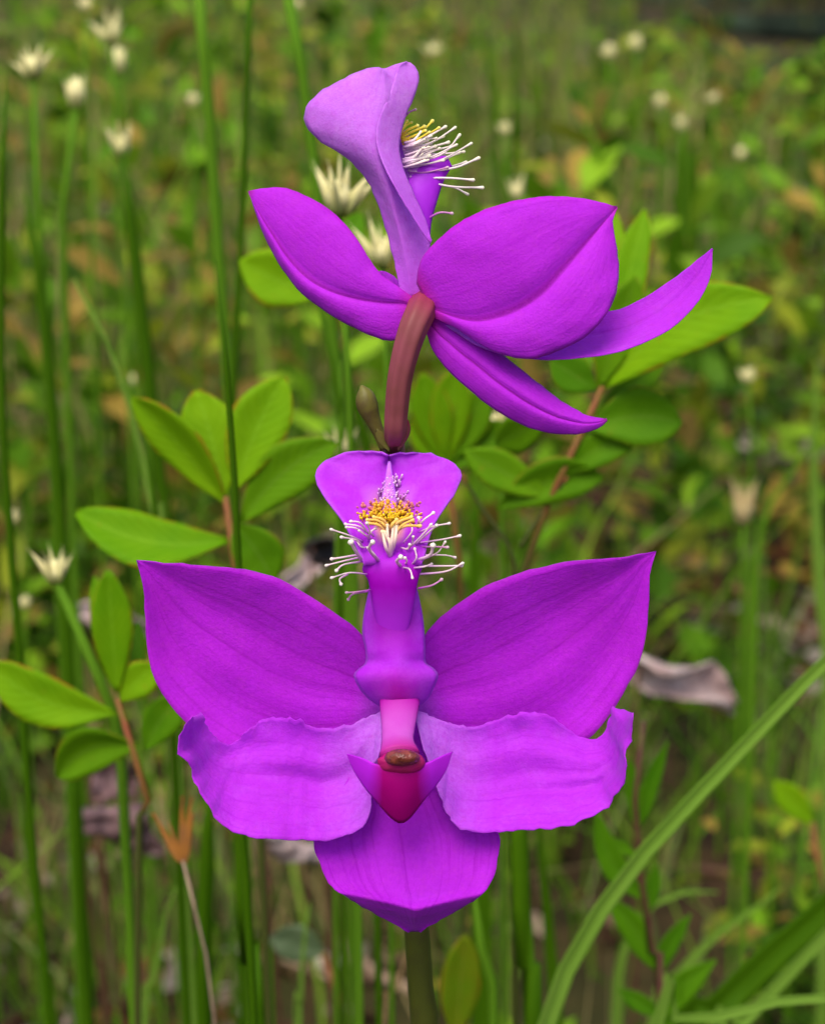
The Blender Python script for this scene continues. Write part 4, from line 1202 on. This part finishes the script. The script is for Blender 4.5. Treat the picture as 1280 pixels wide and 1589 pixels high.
    # crest of small orange and pink warts above them
    V, F, C = [], [], []
    for k in range(620):
        t = rr.random()
        zy = 640 - 330 * t ** 1.25
        zx = 640 + rr.gauss(0, 1) * (100 * (1 - abs(t - 0.25)) ** 0.9 * (1 if t < 0.55 else 0.6) + 10)
        if abs(zx - 640) > 215 or (t > 0.5 and rr.random() < 0.6): continue
        px, py = Z(zx, zy)
        d = float(np.interp(py, yk, dk)) - 0.3
        rad = rr.uniform(1.0, 2.1) * PXM * (1.0 if t < 0.6 else 0.8)
        b0 = PD(px, py, d); b1 = PD(px + rr.uniform(-3, 3) + (zx - 640) * 0.03, py + rr.uniform(-12, -2), d + rr.uniform(0.5, 1.0) * (1.2 - 0.8 * t))
        v, f, _ = tube([b0, b0.lerp(b1, 0.6), b0.lerp(b1, 0.85), b1], [rad * 0.8, rad * 0.8, rad * 1.25, rad * 0.6], 6)
        o = len(V)
        V.extend(v)
        for q in f:
            if len(q) == 4: F.append(tuple(o + i for i in q))
            else:
                F.append(tuple(o + i for i in (q[0], q[1], q[2], q[3]))); F.append(tuple(o + i for i in (q[3], q[4], q[5], q[0])))
        side = abs(zx - 640) / 200
        if t < 0.30: c = (0.88, 0.58 + rr.uniform(-0.1, 0.12), 0.03)
        elif t < 0.55: c = (0.86, 0.44 + rr.uniform(-0.08, 0.1), 0.06) if side < 0.55 else (0.72, 0.22, 0.25)
        else: c = (0.70, 0.30, 0.76) if rr.random() < 0.6 else (0.80, 0.52, 0.76)
        C.extend([c] * len(v))
    cr = col_mesh('lip_crest', V, F, C, M_ATTR)
    cr.parent = fl
    cr['kind'] = 'stuff'
    # column
    tube_obj('column', [PD(620, 1088, 2.6), PD(619, 1110, 3.6), PD(618, 1130, 4.8), PD(617, 1150, 6.2), PD(620, 1170, 7.6)], [31 * PXM, 28 * PXM, 25 * PXM, 24 * PXM, 30 * PXM], M_COLUMN, fl, 18, K=18, flat=0.5)
    # hood with two ear-like wings and a deep magenta front
    A = [(538, 1170), (560, 1176), (585, 1186), (622, 1192), (656, 1186), (680, 1176), (702, 1166)]
    B = [(538, 1171), (552, 1202), (580, 1240), (622, 1278), (660, 1240), (690, 1200), (702, 1167)]
    petal('column_wing', A, B, lambda u, v: 7.4 + 1.0 * math.sin(math.pi * u) ** 2 + 0.5 * (1 - v * v) * math.sin(math.pi * u) ** 2 - 0.9 * (v + 1) * math.sin(math.pi * u), M_WING, fl, nu=36, nv=15, th=0.1, ruffle=0.08, jag=0)
    # anther: rim and brown cap
    def dome(name, px, py, d, rx, ry, rz, mat, seed):
        V, F = [], []
        nr, ns = 7, 20
        for i in range(nr + 1):
            a = math.pi / 2 * i / nr
            for k in range(ns):
                t = 2 * math.pi * k / ns
                q = 1 + 0.09 * mnoise.noise(Vector((math.cos(t) * 2, math.sin(t) * 2, seed + a)))
                V.append(PD(px + rx * math.cos(t) * math.cos(a) * q, py - ry * math.sin(t) * math.cos(a) * q, d + rz * math.sin(a) * (1 + 0.2 * mnoise.noise(Vector((math.cos(t) * 3 * math.cos(a), math.sin(t) * 3 * math.cos(a), seed))))))
        for i in range(nr):
            for k in range(ns):
                F.append((i * ns + k, i * ns + (k + 1) % ns, (i + 1) * ns + (k + 1) % ns, (i + 1) * ns + k))
        F.append(tuple(range(ns - 1, -1, -1)))
        return link(name, mesh(name, V, F), mat, fl)
    dome('anther_rim', 623, 1184, 7.8, 38, 19, 1.1, M_RIM, 1.0)
    dome('anther_cap', 624, 1176, 8.6, 28, 14, 1.2, M_ANTHER, 5.0)
    return fl

def wing_mat():
    t = NT('column_wing')
    u, v = t.uv()
    du = t.math('ABSOLUTE', t.math('SUBTRACT', u, 0.5))
    n = t.noise(t.obj(), 500, 2)
    k = t.mapr(t.math('ADD', du, t.math('MULTIPLY', t.math('SUBTRACT', n, 0.5), 0.05)), 0.14, 0.27)
    c = t.mix(k, (0.36, 0.0, 0.17, 1), (0.50, 0.016, 0.71, 1))
    return t.shader(c, 0.55, 0.1, 0.25, None, n, 0.1)
M_WING = wing_mat()
M_HAIR_KEEL = simple('keel_pink', (0.58, 0.2, 0.8, 1), (0.5, 0.1, 0.82, 1), 500, 0.5, 0.2, 0.2)
lower_flower()

# ---------------- upper flower (turned away, seen from behind and the side)
def upper_flower():
    s = math.sin; pi = math.pi
    fl = tube_obj('flower', [PY(611, 694, YS), PD(613, 672, 1.2), PD(615, 640, 2.2), PD(620, 590, 3.2), PD(630, 545, 3.8), PD(641, 510, 3.9), PD(651, 488, 3.2), PD(656, 474, 1.4), PD(658, 468, -0.6)],
                  [13 * PXM, 16 * PXM, 17 * PXM, 18 * PXM, 19.5 * PXM, 21 * PXM, 22 * PXM, 22 * PXM, 18 * PXM], M_OVARY, ORCHID, 36, K=40, ridge=0.06)
    fl['label'] = 'upper flower, turned away to the right'
    # left sepal
    petal('sepal', [(642, 462), (620, 446), (592, 426), (570, 396), (550, 365), (520, 332), (482, 307), (440, 291), (410, 292), (386, 296)],
          [(648, 492), (628, 522), (603, 529), (555, 512), (508, 486), (468, 455), (438, 418), (414, 375), (399, 338), (386, 297)],
          lambda u, v: 2.0 - 3.0 * u + (0.8 * (1 - (abs(v) - 0.45) ** 2 * 3)) * s(pi * u) - 0.8 * v * s(pi * u), M_SEPAL_BACK, fl, seed=11.0, crease=0.25,
          M=[(646, 474), (622, 470), (590, 468), (550, 462), (510, 450), (478, 432), (448, 402), (424, 366), (402, 330), (386, 296.5)])
    # right sepal: big, with a dark keel line
    petal('sepal', [(646, 440), (650, 410), (664, 388), (690, 362), (725, 338), (772, 318), (830, 306), (880, 305), (920, 311), (957, 321)],
          [(670, 492), (705, 508), (745, 535), (788, 553), (830, 556), (872, 542), (912, 520), (944, 482), (957, 450), (960, 415), (955, 375), (951, 345), (957, 322)],
          lambda u, v: 2.6 + 2.4 * s(pi * u * 0.9) + 0.8 * (1 - (abs(v) - 0.5) ** 2 * 3.6) * s(pi * u) - 0.3 * v * s(pi * u), M_SEPAL_BACK, fl, nu=44, nv=27, seed=12.0, crease=0.28,
          M=[(664, 476), (700, 490), (735, 497), (770, 491), (805, 477), (840, 453), (870, 420), (900, 386), (930, 352), (957, 321.5)])
    # petal reaching out to the right
    petal('petal', [(660, 470), (760, 480), (850, 486), (950, 482), (1005, 458), (1055, 424), (1085, 400), (1105, 386)],
          [(668, 490), (740, 535), (800, 553), (870, 557), (950, 547), (1010, 526), (1052, 500), (1086, 462), (1102, 425), (1105, 387)],
          lambda u, v: 1.5 - 0.6 * u - 0.8 * (1 - v * v) * s(pi * u) + 2.2 * v * s(pi * u), M_PETAL, fl, seed=13.0, crease=0.3)
    # far petal, only its edge shows beside the lip
    petal('petal', [(640, 462), (622, 440), (606, 425), (590, 420), (578, 428)],
          [(646, 476), (625, 475), (605, 465), (588, 450), (578, 429)],
          lambda u, v: -1.0 - 3.0 * u, M_PETAL, fl, nu=16, nv=9, seed=14.0)
    # lowest sepal
    petal('sepal', [(672, 492), (705, 502), (745, 524), (790, 558), (832, 592), (872, 622), (908, 643), (941, 650)],
          [(660, 512), (672, 545), (692, 572), (722, 600), (752, 625), (800, 655), (850, 672), (902, 673), (930, 664), (942, 652)],
          lambda u, v: 1.6 - 0.6 * u + 1.5 * (1 - v * v) * s(pi * u), M_SEPAL_BACK, fl, seed=15.0, crease=0.4)
    # lip: a folded, flaring blade on a narrow claw
    E1 = [(622, 462), (618, 435), (606, 385), (592, 335), (576, 293), (556, 263), (530, 240), (502, 223), (482, 206), (472, 186), (478, 161), (500, 140), (538, 119), (570, 106), (588, 104)]
    MM = [(640, 462), (636, 435), (628, 390), (616, 340), (604, 295), (592, 262), (584, 235), (583, 212), (586, 190), (591, 172), (595, 155), (596, 140), (596, 126), (595, 114), (592, 106)]
    E2 = [(668, 458), (667, 430), (667, 385), (662, 350), (648, 315), (634, 285), (624, 258), (619, 232), (622, 205), (630, 178), (642, 152), (650, 124), (643, 102), (626, 96), (598, 106)]
    petal('lip', E1, E2, lambda u, v: 1.0 + 1.5 * u + (1.4 * math.exp(-(v / 0.42) ** 2) - 2.6 * (v * v if v < 0 else 0.25 * v)) * min(1, u * 1.6) * (1 if u < 0.7 else 1 - (u - 0.7) * 1.8), M_LIP_BACK, fl, nu=52, nv=25, seed=16.0, M=MM, ruffle=0.25)
    petal('lip_fold', [(668, 378), (650, 350), (630, 318), (612, 287), (597, 258), (586, 228), (584, 205), (589, 182), (597, 162), (606, 142), (612, 122), (618, 104), (630, 97)],
          [(669, 372), (662, 345), (650, 318), (637, 288), (626, 260), (620, 232), (623, 205), (631, 178), (642, 152), (650, 124), (646, 106), (636, 98), (630, 96)],
          lambda u, v: 3.6 + 0.6 * s(pi * u) - 0.9 * (v + 1) * s(pi * u) ** 0.5 - 1.6 * u ** 3, M_LIP_BACK, fl, nu=36, nv=13, seed=17.0, ruffle=0.15, jag=0.8)
    # bearded front of the lip, bulging to the right
    tube_obj('lip_claw', [PD(655, 462, 0.2), PD(650, 400, 0.0), PD(645, 350, -0.2), PD(648, 310, -0.3), PD(660, 280, -0.4), PD(676, 262, -0.4), PD(697, 250, -0.4)],
             [14 * PXM, 18 * PXM, 24 * PXM, 30 * PXM, 28 * PXM, 22 * PXM, 10 * PXM], M_LIP_FRONT, fl, 14, K=26, flat=0.5)
    tube_obj('lip_disc', [PD(616, 200, -0.4), PD(630, 222, -0.6), PD(640, 248, -0.7), PD(646, 280, -0.6), PD(650, 310, -0.5)],
             [7 * PXM, 12 * PXM, 20 * PXM, 22 * PXM, 18 * PXM], M_LIP_BACK, fl, 12, K=16, flat=0.6)
    Z = lambda x, y: (370 + x / 3.2, 80 + y / 3.2)
    rr = random.Random(9)
    H = [((820, 330), (850, 300), (880, 288), 2), ((805, 430), (860, 400), (925, 372), 1), ((810, 440), (900, 405), (965, 343), 1), ((810, 450), (900, 430), (998, 378), 1),
         ((812, 455), (920, 430), (1030, 372), 0), ((815, 480), (950, 455), (1078, 376), 0), ((830, 560), (1010, 510), (1100, 412), 0), ((840, 580), (1000, 540), (1158, 455), 0),
         ((820, 510), (1000, 508), (1122, 497), 0), ((850, 600), (1060, 580), (1195, 528), 0), ((860, 630), (1040, 628), (1168, 638), 0), ((850, 620), (1040, 668), (1214, 676), 0),
         ((880, 640), (1060, 672), (1140, 710), 0), ((940, 830), (1000, 800), (1062, 804), 2), ((815, 470), (900, 440), (985, 430), 0), ((815, 490), (920, 470), (1020, 420), 0),
         ((820, 500), (930, 480), (1045, 450), 0), ((825, 530), (930, 500), (1060, 470), 0), ((830, 550), (940, 530), (1085, 462), 0), ((835, 570), (960, 560), (1100, 500), 0),
         ((840, 590), (980, 590), (1132, 548), 0), ((815, 460), (880, 440), (950, 400), 1), ((812, 445), (870, 420), (930, 392), 1), ((808, 420), (840, 390), (890, 368), 1), ((806, 400), (830, 370), (860, 352), 1),
         ((806, 410), (820, 380), (838, 345), 1), ((810, 425), (850, 405), (905, 385), 1), ((830, 520), (900, 500), (980, 470), 0), ((835, 540), (910, 520), (1000, 480), 0), ((840, 560), (920, 560), (1020, 540), 0),
         ((845, 600), (930, 600), (1040, 575), 2), ((820, 470), (870, 470), (940, 440), 0), ((822, 490), (880, 490), (960, 455), 0)]
    for a, b, c, k in H:
        d = rr.uniform(-1.0, 1.6)
        hair([Z(*a) + (0.0,), Z(*b) + (d * 0.6,), Z(*c) + (d,)], rr.uniform(3.0, 4.2) if k != 1 else rr.uniform(3.6, 5.0), [M_HAIR_TOP, M_HAIR_YEL2, M_HAIR_PINK][k], fl, 1.6)
    for q in range(14):        # short pale filaments packed at the foot of the beard
        y0 = rr.uniform(430, 600)
        hair([Z(812 + rr.uniform(0, 20), y0 + 10) + (0.6,), Z(870, y0 - 5) + (1.0,), Z(rr.uniform(900, 960), y0 - rr.uniform(20, 55)) + (rr.uniform(0.4, 1.8),)], rr.uniform(3.5, 5.0), M_HAIR_TOP, fl, 1.2)
M_LIP_FRONT = simple('lip_front', (0.38, 0.01, 0.64, 1), (0.45, 0.03, 0.74, 1), 300, 0.5, 0.25, 0.2)
M_HAIR_TOP = hair_mat('hair_cream_white', (0.74, 0.42, 0.74, 1), (0.92, 0.80, 0.74, 1), (0.93, 0.88, 0.62, 1))
M_HAIR_YEL2 = hair_mat('hair_yellow_bright', (0.86, 0.62, 0.04, 1), (0.90, 0.72, 0.06, 1), (0.93, 0.84, 0.22, 1))
upper_flower()

# every part keeps its world place under its parent
bpy.context.view_layer.update()
